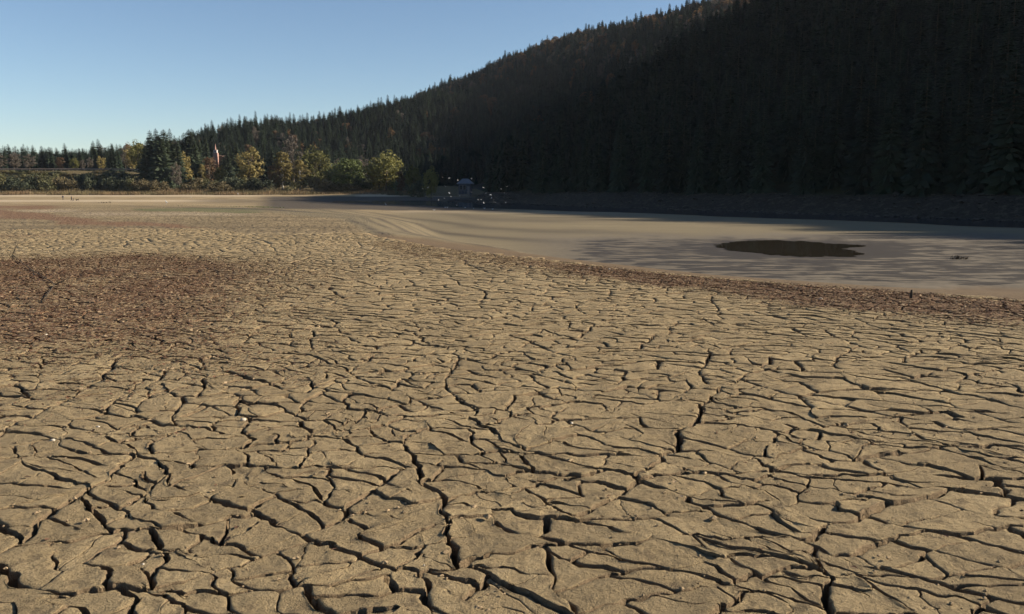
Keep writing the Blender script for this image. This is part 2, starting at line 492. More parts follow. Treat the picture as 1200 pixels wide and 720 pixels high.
def zones(px, py, x, y):
    """where litter, grass, wet mud and silt lie (found from the photograph, stored on the terrain)"""
    wob = fbm(x / 6, y / 9, 31, 4)
    wob2 = fbm(x / 2.2, y / 2.2, 37, 4)
    pyw = py + 9 * wob * np.clip((py - 228) / 60, .05, 1.6)
    z = {}
    front = (py > 222) & (y > .3)
    # left patch of dried plants
    lp = sstep(297, 309, pyw) * sstep(470, 385, pyw + 26 * wob2) * sstep(450, 210, px + 90 * wob + 40 * wob2) * (.92 + .3 * wob2)
    lp = np.maximum(lp, .55 * sstep(425, 445, pyw) * sstep(520, 470, pyw) * sstep(360, 150, px + 90 * wob2) * sstep(-.2, .4, wob2))
    # far brown bands
    b1 = np.exp(-((pyw - (250 + .085 * px)) / 4.5) ** 2) * sstep(380, 120, px) * sstep(-800, -100, px)
    b1 = np.maximum(b1, .8 * np.exp(-((pyw - 277) / 7) ** 2) * sstep(170, 40, px))
    b1 = np.maximum(b1, .75 * np.exp(-((pyw - 243) / 4.0) ** 2) * sstep(150, 30, px))
    # strip along the edge of the basin
    ye = np.interp(x, EX, EY)
    de = (y - ye)
    strip = sstep(-4.2, -1.6, de + 1.1 * wob2 - .5 * wob) * sstep(.9, .2, de + .3 * wob2) * sstep(-9, -2, x) * sstep(200, 60, x)
    strip = strip * (.55 + .45 * sstep(-2.0, 2.5, x))
    z['litter'] = np.where(front, np.clip(np.maximum(np.maximum(lp, b1), strip), 0, 1), 0)
    z['silt'] = np.where(y > .3, sstep(.2, 2.0, (y - ye) + .4 * wob) * sstep(-32, -9, x + 4 * wob) * sstep(160, 120, y), 0)
    z['grass'] = np.where(front, sstep(90, 190, px) * sstep(350, 280, px) * sstep(242.0, 245, py + 2.0 * wob) * sstep(250.5, 246.5, py + 2.0 * wob - .012 * (px - 200)) * (.8 + .4 * wob2), 0)
    db = de * .8
    basin = sstep(5, 11, db + 2.0 * wob) * sstep(-8, 3, x) * sstep(282.0 - .004 * np.abs(px - 900) - 12, 280, py + 5 * wob) * sstep(560, 700, px)
    z['wet'] = np.where(front, basin, 0)
    z['deep'] = np.where(front, basin * sstep(266, 290, py + 4 * wob) * sstep(348, 318, py - .02 * (px - 900)) * sstep(600, 720, px), 0)
    z['deep'] = z['deep'] + np.where(front, .6 * np.exp(-(((px - 935) / 120) ** 2 + ((py - 291.5) / 12) ** 2) ** 2), 0)
    z['dark'] = np.where(front, sstep(285, 330, px) * sstep(720, 480, px) * sstep(229.5, 231.5, py) * sstep(246.5, 244, py + 1.0 * wob - .012 * (px - 350)), 0)
    z['dark'] = np.maximum(z['dark'], np.where(front, .5 * sstep(200, 260, px) * sstep(520, 380, px) * np.exp(-((py - 236) / 2.5) ** 2), 0))
    for q, (b0, bw) in enumerate(((2.4, .8), (6.0, 1.0), (10.5, 1.3), (17, 2.0))):
        z['dark'] = np.maximum(z['dark'], np.where(front, (1.0 - .12 * q) * np.exp(-((db + .9 * wob - b0) / bw) ** 2) * sstep(-14, -7, x) * sstep(16, 0, x) * (.7 + .6 * np.clip(wob2, -.5, 1)), 0))
    far_wob = fbm(x / 25, y / 40, 47, 3)
    for q, (b0, bw) in enumerate(((9, 1.6), (19, 2.2), (31, 2.6), (47, 4.5), (70, 6))):
        bnd = np.exp(-((db + 5 * far_wob * (1 + .2 * q) - b0) / bw) ** 2) * sstep(-48, -16, x + .1 * y) * sstep(22, 2, x) * sstep(150, 120, y)
        z['dark'] = np.maximum(z['dark'], np.where(front, (.85, .55, .75, .6, .5)[q] * bnd, 0))
    pl = np.exp(-((py - 235.6 + .5 * wob) / 1.0) ** 2) * sstep(300, 200, px)
    pl = np.maximum(pl, np.exp(-((py - 229.8) / .9) ** 2) * sstep(330, 280, px))
    pl = np.maximum(pl, np.exp(-((py - 230) / 1.7) ** 2) * sstep(412, 424, px) * sstep(490, 455, px))
    pl = np.maximum(pl, .8 * np.exp(-((py - 247.5 + 1.2 * wob) / 1.6) ** 2) * sstep(60, 0, np.abs(px - 60)))
    pl = np.maximum(pl, .6 * np.exp(-((py - 251 + 1.5 * wob) / 2.2) ** 2) * sstep(60, 120, px) * sstep(340, 250, px))
    pl = np.maximum(pl, .5 * np.exp(-((py - 248.5 - .006 * (px - 480) + .8 * wob) / 2.0) ** 2) * sstep(440, 480, px))
    z['pale'] = np.where(front, np.clip(pl, 0, 1), 0)
    return z

def build_ground():
    fr = np.radians(np.arange(-48, 48.01, .28))
    rest = np.radians(np.arange(52, 308.1, 4.0))
    ang = np.concatenate([fr, rest])
    rad = np.concatenate([[.05], np.exp(np.arange(math.log(.6), math.log(2600), .0235))])
    na, nr_ = len(ang), len(rad)
    A, R = np.meshgrid(ang, rad)
    X = (R * np.sin(A)); Y = (R * np.cos(A))
    Z = height(X, Y)
    Z = Z + (.05 * fbm(X / 5, Y / 5, 3, 3)) * sstep(32, 60, R) * sstep(900, 300, R) * sstep(0, -30, X)
    # under the plates the sheet is the floor of the cracks
    edge_d = np.minimum(np.minimum(Y - .7, far_limit(X) - Y - .2), (.78 * Y + 3.0 - np.abs(X)) * .8)
    pit = sstep(.12, .6, edge_d)
    Z = Z - .115 * pit
    px, py, dep = project(X, Y, Z)
    zn = zones(np.where(dep > 0, px, 0), np.where(dep > 0, py, 0), X, Y)
    zn['pit'] = pit
    zn['crack'] = sstep(.2, 0, pit) * sstep(170, 45, R) * (1 - zn['wet']) * (1 - sstep(1.5, 5, Y - np.interp(X, EX, EY)) * sstep(-9, -3, X))
    P = hill_p(X, Y)
    zn['bank'] = sstep(-9, -7.5, P) * sstep(12, 8, P + 1.2 * fbm(X / 8, Y / 8, 77, 3))
    zn['meadow'] = sstep(6, 0, P) * sstep(365, 375, Y) * sstep(470, 440, Y)
    co = np.stack([X, Y, Z], -1).reshape(-1, 3)
    i = np.arange(nr_ - 1)[:, None]; j = np.arange(na)[None, :]
    jn = (j + 1) % na
    q = np.stack([i * na + j, i * na + jn, (i + 1) * na + jn, (i + 1) * na + j], -1).reshape(-1, 4)
    q = q[:, ::-1]
    fc = co[q].mean(1)
    is_hill = (hill_p(fc[:, 0], fc[:, 1]) > -7) | (fc[:, 1] > 376)
    out = []
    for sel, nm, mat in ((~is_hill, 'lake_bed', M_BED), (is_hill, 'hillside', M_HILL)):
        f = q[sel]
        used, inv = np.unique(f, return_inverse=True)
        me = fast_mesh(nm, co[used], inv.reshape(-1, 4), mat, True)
        for k, v in zn.items():
            a = me.attributes.new(k, 'FLOAT', 'POINT')
            a.data.foreach_set('value', v.reshape(-1)[used].astype(np.float32))
        out.append(link(nm, me, kind='structure'))
    return out
lake_bed, hillside = build_ground()

# ------------------------------------------------------------------ cracked mud plates
def cut(pts, wid, a, n, w):
    d = [(p[0] - a[0]) * n[0] + (p[1] - a[1]) * n[1] for p in pts]
    pa, wa, pb, wb = [], [], [], []
    k = len(pts)
    for i in range(k):
        p, q = pts[i], pts[(i + 1) % k]; dp, dq = d[i], d[(i + 1) % k]
        if dp >= 0:
            pa.append(p); wa.append(wid[i])
        else:
            pb.append(p); wb.append(wid[i])
        if (dp >= 0) != (dq >= 0):
            t = dp / (dp - dq); x = (p[0] + (q[0] - p[0]) * t, p[1] + (q[1] - p[1]) * t)
            if dp >= 0:
                pa.append(x); wa.append(w)          # edge along the cut starts here
                pb.append(x); wb.append(wid[i])
            else:
                pb.append(x); wb.append(w)
                pa.append(x); wa.append(wid[i])
    return (pa, wa), (pb, wb)

def area_c(pts):
    a = cx = cy = 0
    k = len(pts)
    for i in range(k):
        x0, y0 = pts[i]; x1, y1 = pts[(i + 1) % k]
        c = x0 * y1 - x1 * y0
        a += c; cx += (x0 + x1) * c; cy += (y0 + y1) * c
    a *= .5
    return a, (cx / (6 * a), cy / (6 * a))

GU = (.95, -.312)          # the cracks run mainly along this direction
GRAIN = 1.55
def long_axis(pts, c):
    sxx = sxy = syy = 0
    k = len(pts)
    for i in range(k):
        for t in (0, .33, .67):
            x = pts[i][0] * (1 - t) + pts[(i + 1) % k][0] * t - c[0]; y = pts[i][1] * (1 - t) + pts[(i + 1) % k][1] * t - c[1]
            x, y = x * GU[0] + y * GU[1], (-x * GU[1] + y * GU[0]) * GRAIN
            sxx += x * x; sxy += x * y; syy += y * y
    th = .5 * math.atan2(2 * sxy, sxx - syy)
    tr = sxx + syy; de = math.sqrt((sxx - syy) ** 2 + 4 * sxy * sxy)
    return th, math.sqrt((tr + de) / max(tr - de, 1e-9))

rnd = random.Random(5)
def fracture(pts, wid, out):
    stack = [(pts, wid)]
    while stack:
        pts, wid = stack.pop()
        if len(pts) < 3: continue
        a, c = area_c(pts)
        if a < .0012: continue
        target = .052 * math.exp(rnd.gauss(0, .38))
        th, asp = long_axis(pts, c)
        if a < target * (1.5 if asp < 2.2 else .8):
            out.append((pts, wid, a, c)); continue
        ang = th + rnd.gauss(0, .30) + (rnd.choice((-.5, .5)) if asp < 1.25 else 0)
        nu, nv = math.cos(ang), math.sin(ang) * GRAIN
        nl = math.hypot(nu, nv)
        n = ((nu * GU[0] - nv * GU[1]) / nl, (nu * GU[1] + nv * GU[0]) / nl)
        s = math.sqrt(a)
        w = .0165 * min(s / .32, 5) ** .6 * math.exp(rnd.gauss(0, .42))
        off = rnd.uniform(-.16, .16) * s
        q = (c[0] + n[0] * off, c[1] + n[1] * off)
        stack += [h for h in cut(pts, wid, q, n, min(w, .054))]

def warp(x, y, fine):
    """bends the straight fracture lines into ragged cracks; fine is 1 near the camera, 0 far off"""
    dx = .55 * vnoise(x / 5.0, y / 5.0, 101) + .17 * vnoise(x / 1.15, y / 1.15, 103) + .065 * vnoise(x / .33, y / .33, 105)
    dy = .55 * vnoise(x / 5.0, y / 5.0, 102) + .17 * vnoise(x / 1.15, y / 1.15, 104) + .065 * vnoise(x / .33, y / .33, 106)
    dx = dx + fine * (.026 * vnoise(x / .10, y / .10, 107) + .011 * vnoise(x / .04, y / .04, 109))
    dy = dy + fine * (.026 * vnoise(x / .10, y / .10, 108) + .011 * vnoise(x / .04, y / .04, 110))
    return x + dx, y + dy

def lod(d):
    if d < 6.5: return .024, (1.0, .965, .86, .66, .42, .2), 1.0
    if d < 11: return .045, (1.0, .94, .62, .3), 1.0
    if d < 17: return .08, (1.0, .88, .45), .6
    if d < 27: return .14, (1.0, .8), 0.0
    return .22, (1.0,), 0.0

def build_plates():
    R = .78 * PLATE_FAR + 3.0
    out = []
    fracture([(-.78 * .7 - 3, .7), (.78 * .7 + 3, .7), (R, PLATE_FAR), (-R, PLATE_FAR)], [.01] * 4, out)
    plates = []
    for (pts, wid, a, c) in out:
        if c[1] > float(np.interp(c[0], EX, EY)) + .8 or c[1] > float(far_limit(c[0])): continue      # the basin slope is smooth silt
        group = [(pts, wid, a, c)]
        if rnd.random() < .55 and math.hypot(*c) < 11 and a > .05:   # an inner crack that does not open fully
            ang = rnd.uniform(0, math.pi)
            n = (math.cos(ang), math.sin(ang))
            ha, hb = cut(pts, wid, (c[0] + rnd.gauss(0, .04), c[1] + rnd.gauss(0, .04)), n, rnd.uniform(.002, .008))
            group = []
            for h in (ha, hb):
                if len(h[0]) > 2:
                    aa, cc = area_c(h[0])
                    if aa > .0012: group.append((h[0], h[1], aa, cc))
        if group: plates.append(group)
    # all outline points at once
    PX, PW, FI, seg = [], [], [], []
    for gi, g in enumerate(plates):
        dist = math.hypot(*g[0][3])
        step, rings, fine = lod(dist)
        for (pts, wid, a, c) in g:
            k = len(pts); st = len(PX)
            for i in range(k):
                p, q = pts[i], pts[(i + 1) % k]
                m = max(1, int(math.hypot(q[0] - p[0], q[1] - p[1]) / step + .5))
                for s in range(m):
                    t = s / m
                    PX.append((p[0] + (q[0] - p[0]) * t, p[1] + (q[1] - p[1]) * t))
                    PW.append(wid[i] if s else .5 * (wid[i] + wid[i - 1]))
            FI += [fine] * (len(PX) - st)
            seg.append((gi, st, len(PX)))
    PX = np.array(PX); PW = np.array(PW); FI = np.array(FI)
    wx, wy = warp(PX[:, 0], PX[:, 1], FI)
    PQ = np.stack([wx, wy], 1)
    PW = PW * np.clip(.95 + 1.5 * vnoise(PX[:, 0] / .38, PX[:, 1] / .38, 201) + .6 * vnoise(PX[:, 0] / .11, PX[:, 1] / .11, 203), .05, 2.2)
    PW = PW * np.interp(np.hypot(PX[:, 0], PX[:, 1]), [9, 15, 24, 40], [1.0, 1.05, .68, .3])
    PH = vnoise(wx / .05, wy / .05, 301) * FI
    # one plate after another: rings of the top, ragged sides
    VV, FF, own = [], [], []
    cnt = 0
    cur = -1
    for (gi, a0, a1) in seg:
        dist = math.hypot(*plates[gi][0][3])
        step, rings, fine = lod(dist)
        Q = PQ[a0:a1]; hf = PH[a0:a1]
        sh = .5 * abs(float((Q[:, 0] * np.roll(Q[:, 1], -1) - Q[:, 1] * np.roll(Q[:, 0], -1)).sum()))
        W = np.minimum(PW[a0:a1], .16 * math.sqrt(sh))
        e1 = Q - np.roll(Q, 1, 0); e2 = np.roll(Q, -1, 0) - Q
        e1 /= np.sqrt((e1 ** 2).sum(1))[:, None] + 1e-9; e2 /= np.sqrt((e2 ** 2).sum(1))[:, None] + 1e-9
        nn = np.stack([-e1[:, 1] - e2[:, 1], e1[:, 0] + e2[:, 0]], 1)
        nn = nn * 2 / np.maximum((nn ** 2).sum(1), .9)[:, None]
        O = Q + nn * W[:, None] * .5
        C = O.mean(0); N = len(O)
        bev = np.minimum(.006, W * .4)
        if gi != cur:
            cur = gi
            prm = (rnd.gauss(0, .017), rnd.gauss(0, .017), rnd.gauss(0, .0035), rnd.uniform(-.003, .008), C[0], C[1], rnd.random())
        rows = []
        jit = .007 * hf[:, None]
        rows.append(np.column_stack([O - nn * (np.minimum(W, .04)[:, None] * .30 - jit * .5), np.full(N, -.12), np.ones(N)]))
        if dist < 11:
            rows.append(np.column_stack([O - nn * (np.minimum(W, .03)[:, None] * .10 + jit), -bev - .035, np.ones(N)]))
        Os = O
        for f in rings:
            if f < .95:                      # inner rings follow a smoothed outline
                for _ in range(max(2, int(N * (.12 if f > .8 else .3)))):
                    Os = .25 * np.roll(Os, 1, 0) + .5 * Os + .25 * np.roll(Os, -1, 0)
            rows.append(np.column_stack([C + (Os - C) * f, -bev * (1 + .6 * hf) if f == 1.0 else np.zeros(N), np.full(N, f)]))
        rows.append(np.array([[C[0], C[1], 0, 0]]))
        nr_ = len(rows) - 1
        nv = nr_ * N + 1
        VV.append(np.column_stack([np.concatenate(rows), np.tile(prm, (nv, 1)), np.full(nv, dist)]))
        j = np.arange(N); jn = (j + 1) % N
        q = np.concatenate([np.stack([r * N + j, r * N + jn, (r + 1) * N + jn, (r + 1) * N + j], 1) for r in range(nr_ - 1)])
        t = np.stack([(nr_ - 1) * N + j, (nr_ - 1) * N + jn, np.full(N, nr_ * N)], 1)
        nw = N * (2 if dist < 11 else 1)
        sm = np.arange(len(q)) >= nw
        FF.append((q + cnt, t + cnt, sm)); own.append((gi, cnt, cnt + nv))
        cnt += nv
    V = np.concatenate(VV)
    x, y, lz, f, tx, ty, dz, curl, cx, cy, tone, ds = V.T
    rel = tx * (x - cx) + ty * (y - cy) + dz + curl * f ** 3
    rel = rel + .006 * vnoise(x / .22, y / .22, 401)
    nr = np.nonzero(ds < 11)[0]
    rel[nr] += .006 * vnoise(x[nr] / .09, y[nr] / .09, 403) + .004 * vnoise(x[nr] / .04, y[nr] / .04, 405)
    rel = rel * np.interp(ds, [13, 32], [1, .25])
    z = bed_z(x, y) + lz + np.where(lz < -.1, 0, rel)
    co = np.stack([x, y, z], 1)
    px, py, dep = project(x, y, z)
    zl = zones(np.where(dep > 0, px, 0), np.where(dep > 0, py, 0), x, y)['litter'].astype(np.float32)
    # the 300 that show largest are objects of their own
    info = []
    for g in plates:
        a = sum(q[2] for q in g); c = g[0][3]
        qx, qy, dp = project(c[0], c[1], 0.0)
        info.append(a * EYE / max(dp, .3) ** 3 if (-20 < qx < 1220 and qy < 735 and dp > 0) else 0)
    chosen = set(sorted(range(len(plates)), key=lambda i: -info[i])[:300])
    def to_mesh(name, co, f4, f3, sm, lit, tn):
        me = bpy.data.meshes.new(name)
        loops = np.concatenate([f4.ravel(), f3.ravel()]).astype(np.int32)
        starts = np.concatenate([np.arange(len(f4)) * 4, len(f4) * 4 + np.arange(len(f3)) * 3]).astype(np.int32)
        me.vertices.add(len(co)); me.vertices.foreach_set('co', co.astype(np.float32).ravel())
        me.loops.add(len(loops)); me.loops.foreach_set('vertex_index', loops)
        me.polygons.add(len(starts)); me.polygons.foreach_set('loop_start', starts)
        me.polygons.foreach_set('use_smooth', np.concatenate([sm, np.full(len(f3), True)]))
        me.materials.append(M_PLATE)
        me.update(calc_edges=True)
        at = me.attributes.new('litter', 'FLOAT', 'POINT'); at.data.foreach_set('value', lit)
        at = me.attributes.new('tone', 'FLOAT', 'POINT'); at.data.foreach_set('value', tn.astype(np.float32))
        return me
    byplate = {}
    for k, (gi, a0, a1) in enumerate(own): byplate.setdefault(gi, []).append(k)
    rest = []
    for gi, ks in byplate.items():
        if gi not in chosen:
            rest += ks; continue
        a0 = own[ks[0]][1]; a1 = own[ks[-1]][2]
        c = co[a0:a1].mean(0)
        me = to_mesh('mud_plate', co[a0:a1] - c, np.concatenate([FF[k][0] for k in ks]) - a0, np.concatenate([FF[k][1] for k in ks]) - a0,
                     np.concatenate([FF[k][2] for k in ks]), zl[a0:a1], tone[a0:a1])
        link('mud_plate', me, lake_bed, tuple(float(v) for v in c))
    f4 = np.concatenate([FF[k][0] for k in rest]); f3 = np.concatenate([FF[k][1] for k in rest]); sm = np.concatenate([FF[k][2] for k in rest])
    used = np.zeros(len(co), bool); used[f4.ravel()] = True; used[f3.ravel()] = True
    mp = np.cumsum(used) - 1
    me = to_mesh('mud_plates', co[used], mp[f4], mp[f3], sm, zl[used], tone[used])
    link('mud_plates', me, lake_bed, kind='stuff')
    print('plates', len(plates), 'verts', len(co))
build_plates()

# ------------------------------------------------------------------ litter and clods on the mud
def build_litter():
    n = 800000
    y = np.sqrt(RNG.uniform(3.0 ** 2, 27 ** 2, n))
    x = RNG.uniform(-1, 1, n) * (.70 * y + 2)
    z = height(x, y)
    px, py, dep = project(x, y, z)
    zl = zones(px, py, x, y)['litter']
    clump = fbm(x / .35, y / .35, 55, 3)
    big = fbm(x / 2.5, y / 2.5, 56, 3)
    prob = np.clip(zl * (.65 + .8 * clump) * .75, 0, 1) + .0045 + .02 * sstep(.45, .8, clump) * sstep(.1, .5, big)
    keep = (RNG.uniform(0, 1, n) < prob) & (y < np.interp(x, EX, EY) + .9)
    x, y, z, zl = x[keep], y[keep], z[keep], zl[keep]
    m = len(x)
    ln = RNG.uniform(.007, .022, m) * (1 + .5 * zl); wd = ln * RNG.uniform(.25, .7, m)
    th = RNG.uniform(0, 2 * math.pi, m); tilt = RNG.normal(0, .5, m)
    ux, uy = np.cos(th), np.sin(th)
    h = RNG.uniform(.002, .014, m)
    def pt(a, b, dz):
        return np.stack([x + ux * a - uy * b, y + uy * a + ux * b, z + h + dz], 1)
    co = np.stack([pt(-ln, 0 * wd, 0 * h), pt(0 * ln, -wd, .004 + tilt * wd * .5), pt(ln, 0 * wd, np.abs(tilt) * ln * .5), pt(0 * ln, wd, .006 - tilt * wd * .3)], 1).reshape(-1, 3)
    f = np.arange(m * 4).reshape(-1, 4)
    me = fast_mesh('dry_plant_litter', co, f, M_LITTER)
    t = RNG.uniform(0, 1, m)[:, None]; br = RNG.uniform(.65, 1.25, m)[:, None]
    red = np.array([.118, .062, .038]); tan = np.array([.30, .215, .13]); dk = np.array([.06, .036, .024])
    c = np.where(t < .52, red, np.where(t < .80, tan, dk)) * br
    c = np.repeat(np.concatenate([c, np.ones((m, 1))], 1), 4, 0)
    a = me.attributes.new('tint', 'FLOAT_COLOR', 'POINT'); a.data.foreach_set('color', c.astype(np.float32).ravel())
    link('dry_plant_litter', me, kind='stuff', label='reddish brown dried plant litter scattered on the cracked mud', cat='litter')
    print('litter', m)
build_litter()

def build_clods():
    n = 17000
    y = np.sqrt(RNG.uniform(2.2 ** 2, 14 ** 2, n)); x = RNG.uniform(-1, 1, n) * (.68 * y + 1)
    cl = fbm(x / .5, y / .5, 91, 3)
    keep = (RNG.uniform(0, 1, n) < .12 + 1.2 * sstep(.25, .7, cl)) & (y < np.interp(x, EX, EY))
    x, y = x[keep], y[keep]; m = len(x)
    r = RNG.uniform(.004, .012, m) * np.where(RNG.uniform(0, 1, m) < .08, 1.8, 1)
    base = np.array([[1, 0, 0], [-1, 0, 0], [0, 1, 0], [0, -1, 0], [0, 0, 1], [0, 0, -1], [.7, .7, .3], [-.7, .6, .35], [-.6, -.7, .3], [.7, -.6, .3]])
    tri = [(0, 6, 4), (6, 2, 4), (2, 7, 4), (7, 1, 4), (1, 8, 4), (8, 3, 4), (3, 9, 4), (9, 0, 4),
           (6, 0, 5), (2, 6, 5), (7, 2, 5), (1, 7, 5), (8, 1, 5), (3, 8, 5), (9, 3, 5), (0, 9, 5)]
    z = height(x, y)
    jit = RNG.uniform(.6, 1.35, (m, 10, 1))
    co = base[None] * jit * r[:, None, None] * np.array([1, 1, .7]) + np.stack([x, y, z + r * .4], 1)[:, None]
    f = (np.array(tri)[None] + (np.arange(m) * 10)[:, None, None]).reshape(-1, 3)
    me = fast_mesh('mud_crumbs', co.reshape(-1, 3), f, M_CLOD)
    link('mud_crumbs', me, kind='stuff', label='small crumbs of dry mud strewn over the plates', cat='crumbs')
build_clods()

# ------------------------------------------------------------------ water
M_WATER = mat_water("still_water", (.034, .028, .020), .03, .004, (.6, 2.2, 1))
M_LAKE = mat_water("shaded_water", (.012, .016, .026), .10, .02, (.5, 1.4, 1))
def blob_sheet(name, pix, z, mat, label, cat, sub=14, amp=.16, kind='structure'):
    """a flat sheet whose outline is found on the plane z"""
    pts = []
    for (px, py) in pix:
        d = pix_dir(px, py); s = (z - EYE) / d[2]
        pts.append((d[0] * s, d[1] * s))
    out = []
    k = len(pts)
    for i in range(k):
        p0, p1, p2, p3 = (np.array(pts[(i + j) % k]) for j in (-1, 0, 1, 2))
        for s in range(sub):
            t = s / sub
            c = .5 * ((2 * p1) + (-p0 + p2) * t + (2 * p0 - 5 * p1 + 4 * p2 - p3) * t * t + (-p0 + 3 * p1 - 3 * p2 + p3) * t ** 3)
            out.append(c)
    out = np.array(out); c = out.mean(0)
    nz = 1 + amp * fbm(out[:, 0] / .8, out[:, 1] / 2.2, 61, 4)
    out = c + (out - c) * nz[:, None]
    me = mesh_from(name, [(a, b, z) for a, b in out], [tuple(range(len(out)))], mat)
    return link(name, me, kind=kind, label=label, cat=cat)
blob_sheet('puddle', [(836, 288), (862, 283.5), (905, 282), (950, 283.5), (985, 286), (1018, 288.5), (990, 291), (1012, 297), (1000, 300), (960, 301), (915, 299.5), (870, 295), (848, 291.5)],
           -1.98, M_WATER, 'dark still puddle lying in the grey wet silt', 'puddle')
W_PTS = []
def build_lake_water():
    t = np.linspace(-40, 215, 90)
    lo = -17 - 13 * sstep(-30, 120, t) + 4 * fbm(t / 30, t * 0 + 2, 71, 3) - 5 * sstep(120, 200, t)
    hi = np.full_like(t, 5.0)
    lo = np.where(t > 190, lo + (hi - lo) * sstep(190, 215, t), lo)
    v = []
    for tt, a, b in zip(t, lo, hi):
        for p in (a, b):
            v.append((60 + NX * p - NY * tt, 100 + NY * p + NX * tt, -1.975))
    f = [(2 * i, 2 * i + 1, 2 * i + 3, 2 * i + 2) for i in range(len(t) - 1)]
    link('lake_water', mesh_from('lake_water', v, f, M_LAKE), kind='structure', label='dark blue strip of lake water along the shaded shore', cat='water')
build_lake_water()

# ------------------------------------------------------------------ stones on the bank under the forest
def bank_stones():
    n = 5200
    t = RNG.uniform(-60, 250, n); p = RNG.uniform(-5, 11, n)
    x = 60 + NX * p - NY * t; y = 100 + NY * p + NX * t
    hp = hill_p(x, y)
    lvl = np.abs(((hp + 1.2 * vnoise(t / 14, p * 0 + .5, 66)) % 3.1) - 1.5)
    k = (hp > -5) & (hp < 10.5) & (RNG.uniform(0, 1, n) < .25 + .75 * sstep(.9, .2, lvl))
    x, y = x[k], y[k]; m = len(x)
    z = height(x, y)
    r = np.exp(RNG.normal(-1.75, .45, m))
    base = np.array([[1, 0, 0], [-1, 0, 0], [0, 1, 0], [0, -1, 0], [0, 0, 1], [0, 0, -1], [.7, .7, .4], [-.7, .6, .45], [-.6, -.7, .4], [.7, -.6, .4]])
    tri = [(0, 6, 4), (6, 2, 4), (2, 7, 4), (7, 1, 4), (1, 8, 4), (8, 3, 4), (3, 9, 4), (9, 0, 4),
           (6, 0, 5), (2, 6, 5), (7, 2, 5), (1, 7, 5), (8, 1, 5), (3, 8, 5), (9, 3, 5), (0, 9, 5)]
    co = base[None] * RNG.uniform(.6, 1.3, (m, 10, 1)) * r[:, None, None] * np.array([1.2, 1.2, .7]) + np.stack([x, y, z + r * .2], 1)[:, None]
    f = (np.array(tri)[None] + (np.arange(m) * 10)[:, None, None]).reshape(-1, 3)
    link('bank_stones', fast_mesh('bank_stones', co.reshape(-1, 3), f, mat_plain('bank_stone', (.07, .06, .048), .9, .4, .6, .2)), kind='stuff',
         label='rows of loose stones on the drawdown bank under the forest', cat='stones')
bank_stones()

# ------------------------------------------------------------------ trees
def spruce_crown(seed, H=22.0, R=3.4, tiers=22, per=15):
    r = random.Random(seed)
    V, F = [], []
    z = H * .06
    while z < H * .965:
        u = z / H
        rad = R * (1 - u) ** .66 * (0.85 + .3 * r.random()) + .22
        nb = max(4, int(per * (1 - u * .55) + r.random() * 2))
        a0 = r.uniform(0, 6.28)
        for k in range(nb):
            a = a0 + 6.283 * k / nb + r.gauss(0, .18)
            L = rad * r.uniform(.62, 1.12)
            droop = L * (.42 - .5 * u + r.gauss(0, .07))
            wdt = L * r.uniform(.15, .27) + .09
            ca, sa = math.cos(a), math.sin(a)
            def P(d, s, dz):
                return (ca * d - sa * s, sa * d + ca * s, z + dz)
            n = len(V)
            V += [P(0, 0, .12 * L), P(L * .45, wdt, -droop * .35 - .10 * L), P(L * .55, 0, -droop * .25 + .06 * L), P(L * .45, -wdt, -droop * .35 - .10 * L),
                  P(L * .8, wdt * .55, -droop * .9 - .08 * L), P(L, 0, -droop), P(L * .8, -wdt * .55, -droop * .9 - .08 * L)]
            F += [(n, n + 2, n + 1), (n, n + 3, n + 2), (n + 1, n + 2, n + 5, n + 4), (n + 2, n + 3, n + 6, n + 5)]
        z += H / tiers * (.55 + .75 * (1 - u)) * r.uniform(.8, 1.2)
    n = len(V)
    V += [(.16, 0, H * .955), (-.09, .14, H * .955), (-.09, -.14, H * .955), (0, 0, H * .99)]
    F += [(n, n + 1, n + 3), (n + 1, n + 2, n + 3), (n + 2, n, n + 3)]
    return V, F

def spruce_trunk(H):
    return MB().tube([(0, 0, -1.0), (0, 0, H * .3), (0, 0, H * .95)], [.017 * H, .012 * H, .02], 7).mesh('trunk', M_BARK, True)

def leafy_crown(seed, H, W, base, n=1500, leaf=.42, nclump=34, sparse=False, shape='oval'):
    """leaf sprays in clumps spread through the crown's volume"""
    r = np.random.default_rng(seed)
    cl = []
    while len(cl) < nclump:
        p = r.uniform(-1, 1, 3)
        if (p ** 2).sum() > 1 or (p ** 2).sum() < .12: continue
        zz = (p[2] + 1) / 2
        prof = {'oval': 1.0, 'cone': 1.15 - .75 * zz, 'dome': 1.1 - .25 * zz}[shape]
        cl.append((p[0] * W * .5 * prof, p[1] * W * .5 * prof, base + zz * (H - base)))
    cl = np.array(cl)
    cr = r.uniform(.13, .26, nclump) * W * (.8 if sparse else 1)
    idx = r.integers(0, nclump, n)
    d = r.normal(0, 1, (n, 3)); d /= np.linalg.norm(d, axis=1, keepdims=True)
    rad = cr[idx] * r.uniform(.35, 1.0, n) ** .6
    c = cl[idx] + d * rad[:, None] * np.array([1, 1, .85])
    c[:, 2] = np.clip(c[:, 2], base * .6, None)
    a = r.normal(0, 1, (n, 3)); a = a - d * (a * d).sum(1, keepdims=True) * .6; a /= np.linalg.norm(a, axis=1, keepdims=True)
    b = np.cross(a, d + r.normal(0, .5, (n, 3))); b /= np.linalg.norm(b, axis=1, keepdims=True)
    s = leaf * r.uniform(.6, 1.4, n)[:, None]
    k = .22 if sparse else .6
    co = np.stack([c - a * s, c - b * s * k, c + a * s, c + b * s * k], 1).reshape(-1, 3)
    return co, np.arange(n * 4).reshape(-1, 4), cl

